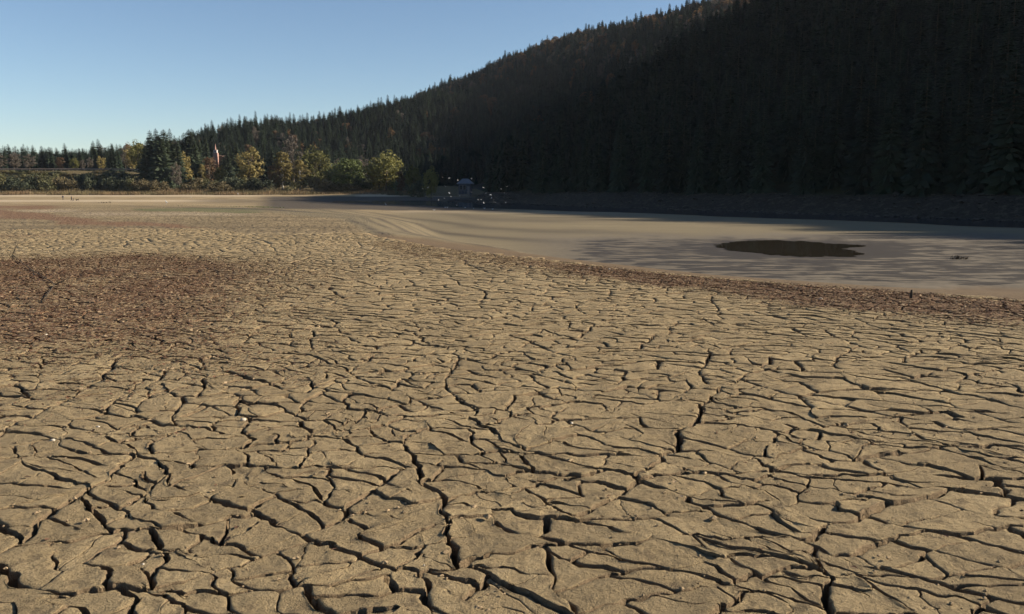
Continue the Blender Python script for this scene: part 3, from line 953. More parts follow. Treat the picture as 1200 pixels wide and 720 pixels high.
def leafy_wood(seed, H, base, cl, mat):
    r = random.Random(seed)
    mb = MB()
    top = .8 * H
    mb.tube([(0, 0, -.6), (0, 0, base * .8), (.02 * H, .01 * H, base + .35 * (H - base)), (.0, .02 * H, top)], [.022 * H, .017 * H, .011 * H, .03], 7)
    for k in range(min(12, len(cl))):
        c = cl[k]
        z0 = max(.5, min(c[2] * .62, top * .8))
        mb.tube([(0, 0, z0), (c[0] * .5, c[1] * .5, (z0 + c[2]) * .52), tuple(c)], [.008 * H, .005 * H, .02], 5, False)
    return mb.mesh('trunk', mat, True)

SPRUCES = []
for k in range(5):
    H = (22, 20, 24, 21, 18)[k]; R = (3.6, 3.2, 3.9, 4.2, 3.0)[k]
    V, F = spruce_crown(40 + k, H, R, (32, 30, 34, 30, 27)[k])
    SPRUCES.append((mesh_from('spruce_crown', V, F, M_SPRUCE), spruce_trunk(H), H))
# fuller crowns for the trees that stand out along the left shore
BIG = []
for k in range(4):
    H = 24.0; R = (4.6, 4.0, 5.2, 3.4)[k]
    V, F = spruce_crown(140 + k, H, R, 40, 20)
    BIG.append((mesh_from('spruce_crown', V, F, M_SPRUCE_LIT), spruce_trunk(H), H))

DEC = {}
def dec_proto(key, seed, H, W, base, mat, n=1500, leaf=.42, nclump=34, sparse=False, shape='oval', bark=None):
    co, f, cl = leafy_crown(seed, H, W, base, n, leaf, nclump, sparse, shape)
    DEC[key] = (fast_mesh('leaf_crown', co, f, mat), leafy_wood(seed, H, base, cl, bark or M_BARK), H)
dec_proto('yellow', 1, 16, 8.5, 2.0, M_YELLOW, 1900, .42, 40)
dec_proto('yellow_tall', 2, 18, 7.5, 2.0, M_YELLOW, 1800, .42, 40, False, 'cone', M_BIRCH)
dec_proto('olive', 3, 15, 11, 2.0, M_OLIVE, 2400, .42, 46, False, 'dome')
dec_proto('green', 4, 12, 11, .8, M_GREEN, 2400, .40, 46, False, 'dome')
dec_proto('orange', 5, 16, 8.5, 2.0, M_ORANGE, 1700, .42, 38)
dec_proto('russet', 6, 17, 8.5, 3.0, M_RUST, 1600, .42, 40)
dec_proto('bare', 7, 18, 8, 3.0, M_GREYTWIG, 2000, .55, 44, True)
BUSH = {}
for key, mat, sd in (('dark', M_BUSH_DARK, 21), ('olive', M_BUSH_OLIVE, 22), ('russet', M_BUSH_RUST, 23)):
    co, f, cl = leafy_crown(sd, 4.0, 7.0, .2, 900, .32, 26, False, 'dome')
    BUSH[key] = fast_mesh('bush_leaves', co, f, mat)

def put_tree(name, proto, x, y, top_h, label, cat, group, wide=1.0, rz=None, z=None):
    crown, trunk, H = proto
    s = top_h / H
    o = thing(name, label, cat, (x, y, (height1(x, y) if z is None else z) - .1), random.uniform(0, 6.28) if rz is None else rz, group)
    o.scale = (s * wide, s * wide, s)
    c = link('crown', crown, o); t = link('trunk', trunk, o)
    return o, c, t

# -- the forest on the hill and the knoll
def forest_points():
    pts = []
    sp = 4.7
    ts = np.arange(-260, 1250, sp); ps = np.arange(9, 400, sp)
    T, P = np.meshgrid(ts, ps)
    T = (T + RNG.uniform(-.45, .45, T.shape) * sp).ravel(); P = (P + RNG.uniform(-.45, .45, P.shape) * sp).ravel()
    x = 60 + NX * P - NY * T; y = 100 + NY * P + NX * T
    k = (hill_p(x, y) > 9) & (y > -150)
    pts.append(np.stack([x[k], y[k]], 1))
    gx, gy = np.meshgrid(np.arange(-420, 40, 4.9), np.arange(462, 740, 4.9))
    x = (gx + RNG.uniform(-.45, .45, gx.shape) * 5.6).ravel(); y = (gy + RNG.uniform(-.45, .45, gy.shape) * 5.6).ravel()
    k = (hill_p(x, y) < 11)
    pts.append(np.stack([x[k], y[k]], 1))
    p = np.concatenate(pts)
    return p
fp = forest_points()
fz = height(fp[:, 0], fp[:, 1])
fpx, fpy, fdep = project(fp[:, 0], fp[:, 1], fz)
# keep a small open meadow on the slope above the shore
keep = ~((np.abs(fpx - 477) < 11) & (fpy > 180) & (fpy < 192) & (fdep > 0))
fp, fz, fpx, fpy, fdep = fp[keep], fz[keep], fpx[keep], fpy[keep], fdep[keep]
nF = len(fp)
fP = hill_p(fp[:, 0], fp[:, 1]); fT = hill_t(fp[:, 0], fp[:, 1])
dn = fbm(fp[:, 0] / 55, fp[:, 1] / 55, 83, 3)
ridge = sstep(95, 170, fP) * sstep(230, 360, fT)
pdec = np.clip((.03 + .10 * dn) * sstep(180, 320, fT) + ridge * (.30 + .5 * dn), 0, .7)
is_dec = RNG.uniform(0, 1, nF) < pdec
fh = RNG.uniform(12, 18, nF) * (1 + .12 * fbm(fp[:, 0] / 40, fp[:, 1] / 40, 84, 2))
fh = np.where(is_dec, fh * .82, fh)
low = (fp[:, 0] / np.maximum(fp[:, 1], 1) < -.372) & (fp[:, 1] > 400)
fh = np.where(low, RNG.uniform(8, 14, nF), fh)

inview = (fdep > 10) & (fpx > -30) & (fpx < 1230) & (fpy < 300)
rank = np.where(inview & ~is_dec, fh / np.maximum(fdep, 1), 0)
order = np.argsort(-rank)
# the nearest row at the foot of the hill shows largest; trees hidden behind that row come after
front = order[:900]
sel = []
cols = {}
for i in front:
    b = int(fpx[i] // 6)
    if cols.get(b, 0) < 2:
        cols[b] = cols.get(b, 0) + 1; sel.append(i)
    if len(sel) >= 225: break
single = np.zeros(nF, bool); single[sel] = True

first_parts = {}
for i in sel:
    k = int(RNG.integers(0, 5))
    o, c, t = put_tree('spruce_tree', SPRUCES[k], float(fp[i, 0]), float(fp[i, 1]), float(fh[i]),
                       'dark spruce at the foot of the shaded forest hillside', 'tree', 'spruces at the foot of the shaded hill', float(RNG.uniform(.85, 1.2)), z=float(fz[i]))
    first_parts.setdefault(k, c)

# -- trees on the left shore, seen one by one: column, top row, distance
def shore_tree(px, top, dist, proto, name, label, group=None, wide=1.0):
    x = at_depth(px, dist)
    z0 = height1(x, dist)
    d = pix_dir(px, top); ztop = EYE + d[2] / d[1] * dist
    return put_tree(name, proto, x, dist, max(4.0, ztop - z0), label, 'tree', group, wide, z=z0)

for i, (px, top, dist) in enumerate([(10, 173, 470), (19, 168, 465), (27, 170, 480), (34, 171, 490), (41, 170, 470), (47, 169, 465), (2, 174, 480),
                                     (57, 170, 450), (66, 171, 455), (62, 176, 470), (74, 172, 490), (84, 167, 450), (92, 177, 480), (100, 173, 470), (109, 174, 480), (117, 164, 450), (123, 162, 455),
                                     (130, 172, 470), (138, 167, 450), (144, 168, 455), (112, 176, 460)]):
    shore_tree(px, top, dist, SPRUCES[i % 5] if i % 3 else BIG[3], 'spruce_tree', 'dark spruce in the row behind the embankment guard rail', 'spruces behind the embankment', 1.45)
for i, (px, top, dist) in enumerate([(183, 151, 405), (190, 149, 412), (199, 150, 402), (206, 149, 410), (178, 163, 400), (213, 160, 404), (194, 156, 396)]):
    shore_tree(px, top, dist, BIG[i % 4], 'spruce_tree', 'tall dark spruce in the clump beside the shore bushes', 'clump of tall spruces on the shore', (1.15, 1.1, 1.2, 1.15, 1.25, 1.3, 1.3)[i])
for i, (px, top, dist) in enumerate([(222, 154, 430), (228, 150, 428), (237, 152, 436), (233, 160, 420), (246, 158, 460)]):
    shore_tree(px, top, dist, BIG[(i + 1) % 4], 'spruce_tree', 'dark spruce between the tall clump and the church tower', 'spruces before the church', 1.2)
for i, (px, top, dist) in enumerate([(274, 168, 430), (281, 164, 432), (270, 176, 425), (287, 172, 440)]):
    shore_tree(px, top, dist, BIG[i % 4], 'spruce_tree', 'dark spruce just beyond the church tower', 'spruces beyond the church', 1.25)
for i, (px, top, dist) in enumerate([(305, 170, 450), (313, 163, 460), (322, 168, 450), (364, 172, 450), (386, 170, 455), (420, 172, 445), (428, 180, 430), (436, 184, 405)]):
    shore_tree(px, top, dist, BIG[(i + 2) % 4], 'spruce_tree', 'dark spruce standing among the yellow shore trees', 'spruces among the yellow trees', 1.0)
DEC_OBJ = {}
for (px, top, dist, key, wide, name, label) in [
        (296, 173, 410, 'yellow', 1.0, 'yellow_tree', 'oval yellow tree standing before dark spruces'),
        (334, 177, 398, 'yellow_tall', 1.2, 'birch_tree', 'pale yellow birch with orange lower leaves'),
        (326, 190, 398, 'orange', .8, 'orange_tree', 'orange leaved tree at the water side of a birch'),
        (354, 187, 393, 'yellow_tall', 1.5, 'yellow_tree', 'broad yellow tree reaching down to the reeds'),
        (347, 158, 445, 'bare', .8, 'bare_tree', 'tall grey leafless tree above the yellow trees'),
        (372, 176, 415, 'olive', 1.0, 'olive_tree', 'round olive green tree behind a bright green willow'),
        (388, 196, 400, 'olive', 1.0, 'olive_tree', 'low olive tree between a yellow tree and a willow'),
        (411, 188, 394, 'green', 1.25, 'willow_tree', 'bright green sunlit bushy willow at the shore'),
        (402, 196, 394, 'green', .9, 'willow_tree', 'small green willow leaning over the russet shrubs'),
        (398, 186, 425, 'bare', .9, 'bare_tree', 'grey twiggy tree rising behind the green willow'),
        (425, 182, 430, 'bare', 1.0, 'bare_tree', 'grey brown leafless tree left of the golden round tree'),
        (454, 180, 385, 'olive', 1.15, 'golden_tree', 'round golden olive tree at the edge of the hill shadow'),
        (446, 185, 388, 'yellow', 1.0, 'golden_tree', 'yellow tipped tree joined to the round golden tree'),
        (160, 172, 440, 'yellow', .8, 'yellow_tree', 'yellow tree against the left side of the tall spruces'),
        (168, 167, 430, 'olive', .75, 'olive_tree', 'slender olive tree touching the tall spruce clump'),
        (172, 190, 405, 'yellow_tall', .6, 'yellow_tree', 'thin yellowing tree at the foot of the spruces'),
        (153, 170, 450, 'bare', .6, 'bare_tree', 'bare grey tree sticking up beside a yellow tree'),
        (219, 178, 410, 'yellow', .8, 'yellow_tree', 'yellow tree wedged between two dark spruces'),
        (211, 190, 394, 'bare', .7, 'bare_tree', 'grey leafless tree in front of the spruce clump'),
        (241, 192, 405, 'yellow_tall', .75, 'yellow_tree', 'narrow yellow tree below the church'),
        (250, 184, 418, 'russet', .9, 'russet_tree', 'russet tree partly hiding the church wall'),
        (262, 196, 412, 'olive', .7, 'olive_tree', 'dark olive tree below the church tower'),
        (263, 167, 520, 'bare', 1.0, 'bare_tree', 'faint grey tree rising behind the church'),
        (112, 184, 440, 'bare', .9, 'bare_tree', 'pale grey tree behind the guard rail near tall spruces'),
        (125, 183, 436, 'yellow', .9, 'pale_tree', 'pale yellowish round tree behind the guard rail'),
        (8, 180, 440, 'bare', 1.3, 'bare_tree', 'wide grey brown bare thicket tree behind the rail end'),
        (24, 178, 445, 'bare', 1.3, 'bare_tree', 'twiggy brown tree behind the rail below dark spruces'),
        (42, 180, 440, 'bare', 1.3, 'bare_tree', 'greyish bare tree next to the first rail spruce'),
        (78, 184, 436, 'russet', 1.1, 'russet_tree', 'low russet tree behind the rail between spruces'),
        (94, 186, 436, 'olive', .9, 'olive_tree', 'small olive tree behind the middle of the rail'),
        (104, 187, 438, 'bare', .9, 'bare_tree', 'small brown leafless tree behind the rail'),
        (486, 196, 330, 'olive', .7, 'olive_tree', 'shaded olive tree at the foot of the dark hill'),
        (506, 198, 290, 'olive', .6, 'olive_tree', 'dim greenish tree in the shade before the hut'),
        (470, 200, 345, 'russet', .7, 'russet_tree', 'dim brown tree in the shade beside the golden tree')]:
    o, c, t = shore_tree(px, top, dist, DEC[key], name, label, None, wide * 1.15)
    DEC_OBJ.setdefault(key, c)

# -- the rest of the forest: one object each for conifers and for broadleaved trees
def scatter(name, idx, crowns, label, hmean):
    co = np.stack([fp[idx, 0], fp[idx, 1], fz[idx] - .2], 1)
    me = bpy.data.meshes.new(name)
    me.vertices.add(len(co)); me.vertices.foreach_set('co', co.astype(np.float32).ravel())
    s = (fh[idx] / hmean)
    for nm, val in (('tree_scale', s), ('tree_turn', RNG.uniform(0, 6.28, len(idx))), ('tree_wide', s * RNG.uniform(.85, 1.2, len(idx)))):
        a = me.attributes.new(nm, 'FLOAT', 'POINT'); a.data.foreach_set('value', val.astype(np.float32))
    a = me.attributes.new('tree_kind', 'INT', 'POINT'); a.data.foreach_set('value', RNG.integers(0, len(crowns), len(idx)).astype(np.int32))
    me.update()
    o = link(name, me, kind='stuff', label=label, cat='forest')
    ng = bpy.data.node_groups.new(name, 'GeometryNodeTree')
    ng.interface.new_socket(name='Geometry', in_out='INPUT', socket_type='NodeSocketGeometry')
    ng.interface.new_socket(name='Geometry', in_out='OUTPUT', socket_type='NodeSocketGeometry')
    gi = ng.nodes.new('NodeGroupInput'); go = ng.nodes.new('NodeGroupOutput')
    iop = ng.nodes.new('GeometryNodeInstanceOnPoints')
    jg = ng.nodes.new('GeometryNodeJoinGeometry')
    for c in crowns:
        oi = ng.nodes.new('GeometryNodeObjectInfo'); oi.inputs['Object'].default_value = c
        oi.inputs['As Instance'].default_value = True
        oi.transform_space = 'ORIGINAL'
        ng.links.new(oi.outputs['Geometry'], jg.inputs[0])
    def na(nm, typ='FLOAT'):
        n = ng.nodes.new('GeometryNodeInputNamedAttribute'); n.data_type = typ; n.inputs[0].default_value = nm
        return n.outputs[0]
    ng.links.new(gi.outputs[0], iop.inputs['Points'])
    ng.links.new(jg.outputs[0], iop.inputs['Instance'])
    iop.inputs['Pick Instance'].default_value = True
    ng.links.new(na('tree_kind', 'INT'), iop.inputs['Instance Index'])
    cr = ng.nodes.new('ShaderNodeCombineXYZ'); ng.links.new(na('tree_turn'), cr.inputs[2])
    ng.links.new(cr.outputs[0], iop.inputs['Rotation'])
    cs = ng.nodes.new('ShaderNodeCombineXYZ')
    wv = na('tree_wide')
    ng.links.new(wv, cs.inputs[0]); ng.links.new(wv, cs.inputs[1]); ng.links.new(na('tree_scale'), cs.inputs[2])
    ng.links.new(cs.outputs[0], iop.inputs['Scale'])
    ng.links.new(iop.outputs[0], go.inputs[0])
    md = o.modifiers.new('scatter', 'NODES'); md.node_group = ng
    return o
scatter('spruce_forest', np.nonzero(~is_dec & ~single)[0], [first_parts[k] for k in sorted(first_parts)], 'dense dark spruce forest covering the hill', 21.0)
scatter('autumn_forest', np.nonzero(is_dec)[0], [DEC_OBJ[k] for k in ('orange', 'russet', 'bare')], 'rusty autumn broadleaved trees mixed into the hill forest', 16.5)

# -- bushes and reeds on the left shore
BUSH_LABELS = {'dark': 'dark blue green shrub growing on the shore bank', 'olive': 'olive green shrub growing on the shore bank', 'russet': 'russet shrub growing on the shore bank'}
def bush(px, top, dist, key, wide):
    x = at_depth(px, dist); z0 = height1(x, dist)
    d = pix_dir(px, top); h = max(1.4, EYE + d[2] / d[1] * dist - z0)
    o = link('shrub', BUSH[key], None, (x, dist, z0 - .1), random.uniform(0, 6.28), BUSH_LABELS[key], 'shrub', BUSH_LABELS[key].replace(' growing', 's').replace('shrubs', 'shrubs'))
    o.scale = (wide / 7.0, wide / 7.0, h / 4.0)
for (px, top, dist, key, wm) in [(4, 207, 392, 'olive', 9), (14, 205, 398, 'olive', 9), (24, 208, 390, 'dark', 8), (32, 204, 400, 'olive', 10), (42, 207, 391, 'dark', 8), (50, 203, 402, 'olive', 9),
                             (58, 207, 393, 'olive', 9), (68, 205, 398, 'olive', 9), (77, 208, 392, 'russet', 9), (86, 210, 389, 'russet', 8), (20, 214, 384, 'dark', 7), (36, 215, 384, 'dark', 7), (64, 211, 386, 'olive', 9),
                             (96, 208, 394, 'dark', 7), (104, 206, 396, 'dark', 7), (112, 209, 392, 'dark', 7), (121, 205, 400, 'olive', 8), (129, 204, 398, 'olive', 8), (137, 207, 392, 'dark', 8), (145, 210, 390, 'dark', 7),
                             (152, 209, 391, 'dark', 8), (162, 209, 390, 'olive', 8), (172, 211, 388, 'russet', 9), (182, 212, 387, 'russet', 8), (190, 213, 386, 'russet', 8), (135, 200, 408, 'dark', 7), (148, 203, 404, 'dark', 8),
                             (236, 209, 394, 'russet', 9), (248, 211, 390, 'olive', 8), (258, 213, 388, 'russet', 9), (268, 210, 394, 'dark', 9), (280, 210, 392, 'dark', 9), (292, 209, 394, 'olive', 9), (303, 211, 390, 'dark', 8),
                             (314, 213, 388, 'dark', 8), (264, 216, 384, 'russet', 8), (226, 215, 385, 'russet', 8), (372, 208, 394, 'russet', 8), (383, 211, 388, 'russet', 9), (393, 214, 384, 'russet', 9), (404, 215, 383, 'russet', 9),
                             (345, 214, 386, 'olive', 7), (424, 212, 392, 'dark', 9), (434, 208, 398, 'dark', 10), (443, 210, 394, 'dark', 8), (418, 218, 384, 'russet', 7), (464, 214, 388, 'dark', 8), (474, 212, 360, 'dark', 8), (490, 214, 320, 'dark', 7)] + [(3 + 9.3 * k + (k * 5) % 4, 202.5 + (k * 7) % 4, 408 + (k * 11) % 12, ('olive', 'dark', 'olive', 'russet')[(k * 3) % 4], 7) for k in range(18)] + [(-6 - 9.5 * k, 204 + (k * 5) % 7, 390 + (k * 13) % 24, ('olive', 'dark', 'olive', 'russet')[k % 4], 9) for k in range(16)]:
    bush(px, top, dist, key, wm)

def build_reeds():
    n = 32000
    x = RNG.uniform(-350, -45, n); y = 373 + RNG.uniform(0, 1, n) ** 1.3 * 16
    z = height(x, y)
    h = RNG.uniform(.9, 1.9, n) * (1 + .35 * fbm(x / 9, y / 9, 15, 2)) * np.interp(x, [-350, -120, -90, -45], [1, 1, .9, .6])
    th = RNG.uniform(0, 6.28, n); w = RNG.uniform(.04, .10, n)
    lx = RNG.normal(0, .25, n); ly = RNG.normal(0, .25, n)
    a = np.stack([x - np.cos(th) * w, y - np.sin(th) * w, z - .1], 1); b = np.stack([x + np.cos(th) * w, y + np.sin(th) * w, z - .1], 1)
    c = np.stack([x + lx, y + ly, z + h], 1)
    co = np.stack([a, b, c], 1).reshape(-1, 3)
    me = fast_mesh('dry_reeds', co, np.arange(n * 3).reshape(-1, 3), M_LITTER)
    br = RNG.uniform(.6, 1.3, n)[:, None]
    mixr = sstep(-.3, .4, fbm(x / 14, y / 14, 17, 3))[:, None]
    col = (np.array([.20, .135, .075]) * mixr + np.array([.145, .115, .06]) * (1 - mixr)) * br
    col = np.repeat(np.concatenate([col, np.ones((n, 1))], 1), 3, 0)
    at = me.attributes.new('tint', 'FLOAT_COLOR', 'POINT'); at.data.foreach_set('color', col.astype(np.float32).ravel())
    link('dry_reeds', me, kind='stuff', label='belt of dry brown reeds along the far shore', cat='reeds')
build_reeds()

def build_grass():
    n = 22000
    px = RNG.uniform(90, 335, n); d = RNG.uniform(100, 190, n)
    x = at_depth(px, d); y = d
    z = height(x, y)
    qx, qy, dp = project(x, y, z)
    g = zones(qx, qy, x, y)['grass']
    k = RNG.uniform(0, 1, n) < g * .9
    x, y, z = x[k], y[k], z[k]; n = len(x)
    th = RNG.uniform(0, 6.28, n); w = RNG.uniform(.02, .06, n); h = RNG.uniform(.06, .16, n)
    a = np.stack([x - np.cos(th) * w, y - np.sin(th) * w, z - .02], 1); b = np.stack([x + np.cos(th) * w, y + np.sin(th) * w, z - .02], 1)
    c = np.stack([x + RNG.normal(0, .05, n), y + RNG.normal(0, .05, n), z + h], 1)
    me = fast_mesh('grass', np.stack([a, b, c], 1).reshape(-1, 3), np.arange(n * 3).reshape(-1, 3), M_LITTER)
    col = np.array([.085, .105, .04]) * RNG.uniform(.7, 1.3, n)[:, None]
    col = np.repeat(np.concatenate([col, np.ones((n, 1))], 1), 3, 0)
    at = me.attributes.new('tint', 'FLOAT_COLOR', 'POINT'); at.data.foreach_set('color', col.astype(np.float32).ravel())
    link('grass', me, kind='stuff', label='strip of short green grass growing on the lake bed', cat='grass')
build_grass()

# ------------------------------------------------------------------ guard rail on the embankment
def guard_rail():
    M = mat_plain('weathered_rail', (.24, .19, .155), .6, .2, 2, .4)
    xs = np.linspace(-262, -176, 23); y = 427.0
    o = thing('guard_rail', 'long pale guard rail along the top of the embankment', 'guard rail', (float(xs[0]), y, height1(xs[0], y)))
    mb = MB()
    x0 = xs[0]; zb = height1(xs[0], y)
    for a, b in zip(xs[:-1], xs[1:]):
        za = height1(a, y) - zb; zc = height1(b, y) - zb
        n = len(mb.v)
        for (xx, zz) in ((a, za), (b, zc)):
            mb.v += [(xx - x0, -.05, zz + .45), (xx - x0, -.16, zz + .62), (xx - x0, -.05, zz + .78), (xx - x0, -.16, zz + .95), (xx - x0, -.02, zz + 1.05), (xx - x0, .0, zz + .45)]
        for k in range(6):
            mb.f.append((n + k, n + 6 + k, n + 6 + (k + 1) % 6, n + (k + 1) % 6))
    link('rail', mb.mesh('rail', M), o)
    pm = MB().box(-.07, .07, .02, .16, -.3, 1.0).mesh('post', M)
    for a in xs:
        link('post', pm, o, (float(a - x0), 0, height1(a, y) - zb))
guard_rail()

# ------------------------------------------------------------------ church
def church():
    Mw = mat_plain('pink_plaster', (.36, .22, .18), .85, .15, .6)
    Mr = mat_plain('roof_tiles', (.20, .12, .09), .8, .25, 2)
    Ms = mat_plain('white_render', (.5, .45, .42), .8, .1, .6)
    Mg = mat_plain('dark_opening', (.03, .03, .035), .3, .2, 2)
    d = 470.0; x = at_depth(258, d); zb = height1(x, d)
    ztop = EYE + pix_dir(258, 168)[2] / pix_dir(258, 168)[1] * d
    zroof = EYE + pix_dir(258, 178)[2] / pix_dir(258, 178)[1] * d
    o = thing('church', 'pink church with slim white spire showing above the trees', 'church', (x, d, zb))
    T = zroof - zb; top = ztop - zb
    link('tower', MB().box(-1.15, 1.15, -1.15, 1.15, -1, T - .6).mesh('tower', Mw), o)
    bel = link('belfry', MB().box(-.85, .85, -.85, .85, T - .6, T + .75).box(-1.0, 1.0, -1.0, 1.0, T + .75, T + .95).mesh('belfry', Ms), o)
    link('opening', MB().box(-.3, .3, -.9, -.85, T - .3, T + .5).mesh('opening', Mg), bel)
    s = MB(); n = 0
    s.v = [(.5, 0, T + .95), (.0, .5, T + .95), (-.5, 0, T + .95), (0, -.5, T + .95), (0, 0, top)]
    s.f = [(0, 1, 4), (1, 2, 4), (2, 3, 4), (3, 0, 4), (3, 2, 1, 0)]
    link('spire', s.mesh('spire', Mw), o)
    link('nave_wall', MB().box(-3.4, 5.2, 1.7, 16, -1, T - 4.2).mesh('nave_wall', Mw), o)
    r = MB(); a, b, y0, y1, e, rg = -3.8, 5.6, 1.62, 16.5, T - 4.2, T - 1.6
    r.v = [(a, y0, e), (b, y0, e), (b, y1, e), (a, y1, e), ((a + b) / 2, y0, rg), ((a + b) / 2, y1, rg)]
    r.f = [(0, 1, 4), (1, 2, 5, 4), (2, 3, 5), (3, 0, 4, 5), (3, 2, 1, 0)]
    link('roof', r.mesh('roof', Mr), o)
    for k in (-2.4, 3.6):
        w = link('window', MB().box(k - .45, k + .45, 1.62, 1.7, T - 7.4, T - 5.0).mesh('window', Mg), o)
church()

# ------------------------------------------------------------------ lakeside hut
def hut():
    Mw = mat_plain('blue_grey_boards', (.055, .065, .09), .75, .2, 3, .3)
    Mr = mat_plain('pale_metal_roof', (.10, .115, .135), .5, .12, 2, .4)
    Mc = mat_plain('concrete', (.15, .14, .125), .9, .2, 2, .2, .02)
    Mt = mat_plain('light_trim', (.16, .155, .15), .7, .1, 2)
    Mg, nt, b = new_mat('window_glass'); b.inputs['Base Color'].default_value = (.03, .035, .045, 1); b.inputs['Roughness'].default_value = .08
    x, d, zb = ground_at(545.5, 229.5)
    print('hut', x, d, zb)
    o = thing('lakeside_hut', 'small dark hut with pale hipped roof on the shaded shore', 'hut', (x, d, zb), math.radians(-8))
    o.scale = (d / 240.0,) * 3
    link('plinth', MB().box(-1.9, 1.9, -1.7, 1.7, -2.5, .45).mesh('plinth', Mc), o)
    link('wall', MB().box(-1.65, 1.65, -1.45, 1.45, .45, 3.35).mesh('wall', Mw), o)
    r = MB()
    r.v = [(-2.15, -1.95, 3.32), (2.15, -1.95, 3.32), (2.15, 1.95, 3.32), (-2.15, 1.95, 3.32), (-.8, 0, 4.7), (.8, 0, 4.7), (-2.15, -1.95, 3.2), (2.15, -1.95, 3.2), (2.15, 1.95, 3.2), (-2.15, 1.95, 3.2)]
    r.f = [(0, 1, 5, 4), (1, 2, 5), (2, 3, 4, 5), (3, 0, 4), (6, 7, 1, 0), (7, 8, 2, 1), (8, 9, 3, 2), (9, 6, 0, 3), (9, 8, 7, 6)]
    link('roof', r.mesh('roof', Mr), o)
    for k in (-.95, .05):
        w = link('window', MB().box(k - .36, k + .36, -1.49, -1.45, 1.7, 2.8).mesh('window', Mg), o)
        link('frame', MB().box(k - .44, k - .36, -1.52, -1.45, 1.62, 2.88).box(k + .36, k + .44, -1.52, -1.45, 1.62, 2.88)
             .box(k - .36, k + .36, -1.52, -1.45, 1.62, 1.70).box(k - .36, k + .36, -1.52, -1.45, 2.8, 2.88).mesh('frame', Mt), w)
    dr = link('door', MB().box(.75, 1.45, -1.50, -1.45, .46, 2.6).mesh('door', Mt), o)
    link('handle', MB().box(.82, .88, -1.56, -1.50, 1.4, 1.55).mesh('handle', Mg), dr)
    st = MB()
    for k in range(3):
        st.box(.6, 1.6, -1.98 - .28 * k, -1.702 - .28 * k + (.0 if k == 0 else -.002), -.8, .33 - .15 * k)
    link('step', st.mesh('step', Mc), o)
    rl = MB()
    for xx in (-1.8, -.9, 0, .5):
        rl.box(xx - .03, xx + .03, -1.68, -1.62, .45, 1.3)
    rl.box(-1.83, .53, -1.70, -1.60, 1.3, 1.37)
    link('railing', rl.mesh('railing', Mt), o)
hut()

# ------------------------------------------------------------------ people, dog, birds
def skinned(name, verts, edges, rads, mat, root=0, sub=1):
    me = bpy.data.meshes.new(name)
    me.from_pydata(verts, edges, [])
    me.materials.append(mat)
    o = bpy.data.objects.new(name, me); COL.objects.link(o)
    md = o.modifiers.new('skin', 'SKIN'); md.use_smooth_shade = True
    for i, r in enumerate(rads):
        sv = me.skin_vertices[0].data[i]
        sv.radius = (r, r) if not isinstance(r, tuple) else r
        sv.use_root = (i == root)
    s = o.modifiers.new('sub', 'SUBSURF'); s.levels = sub; s.render_levels = sub
    return o

def person(px, foot, rz, coat, legs, label, stride=.18, h=1.0):
    x, y, z = ground_at(px, foot)
    m = mat_person(coat, legs)
    V = [(0, 0, .95), (0, 0, 1.15), (0, 0, 1.38), (0, .01, 1.50), (0, .02, 1.58), (0, .03, 1.70),
         (.10, 0, .90), (.11, stride * .6, .50), (.11, stride * .9, .09), (.11, stride * .9 + .17, .04),
         (-.10, 0, .90), (-.11, -stride * .3, .50), (-.11, -stride, .10), (-.11, -stride + .16, .04),
         (.19, 0, 1.40), (.24, -.05, 1.14), (.24, .06, .92), (.235, .09, .83), (.23, .11, .76),
         (-.19, 0, 1.40), (-.24, .04, 1.14), (-.24, .12, .94), (-.235, .15, .85), (-.23, .17, .78)]
    E = [(0, 1), (1, 2), (2, 3), (3, 4), (4, 5), (0, 6), (6, 7), (7, 8), (8, 9), (0, 10), (10, 11), (11, 12), (12, 13),
         (2, 14), (14, 15), (15, 16), (16, 17), (17, 18), (2, 19), (19, 20), (20, 21), (21, 22), (22, 23)]
    Rr = [(.20, .15), (.19, .15), (.21, .15), .07, .09, .10, .12, .09, .06, .05, .12, .09, .06, .05, .10, .075, .055, .045, .035, .10, .075, .055, .045, .035]
    o = skinned('person', V, E, Rr, m)
    o.location = (x, y, z + .01); o.rotation_euler = (0, 0, rz); o.scale = (h, h, h)
    o['label'] = label; o['category'] = 'person'
person(74, 234.6, 1.2, (.035, .035, .045), (.03, .03, .035), 'person in dark clothes walking alone on the far lake bed')
person(84, 236, -1.0, (.03, .028, .03), (.025, .025, .035), 'person in dark clothes walking beside a dark dog', .22)
person(86.3, 235.6, -1.2, (.07, .045, .035), (.03, .03, .04), 'child in a brown jacket next to a dark dressed adult', .15, .62)

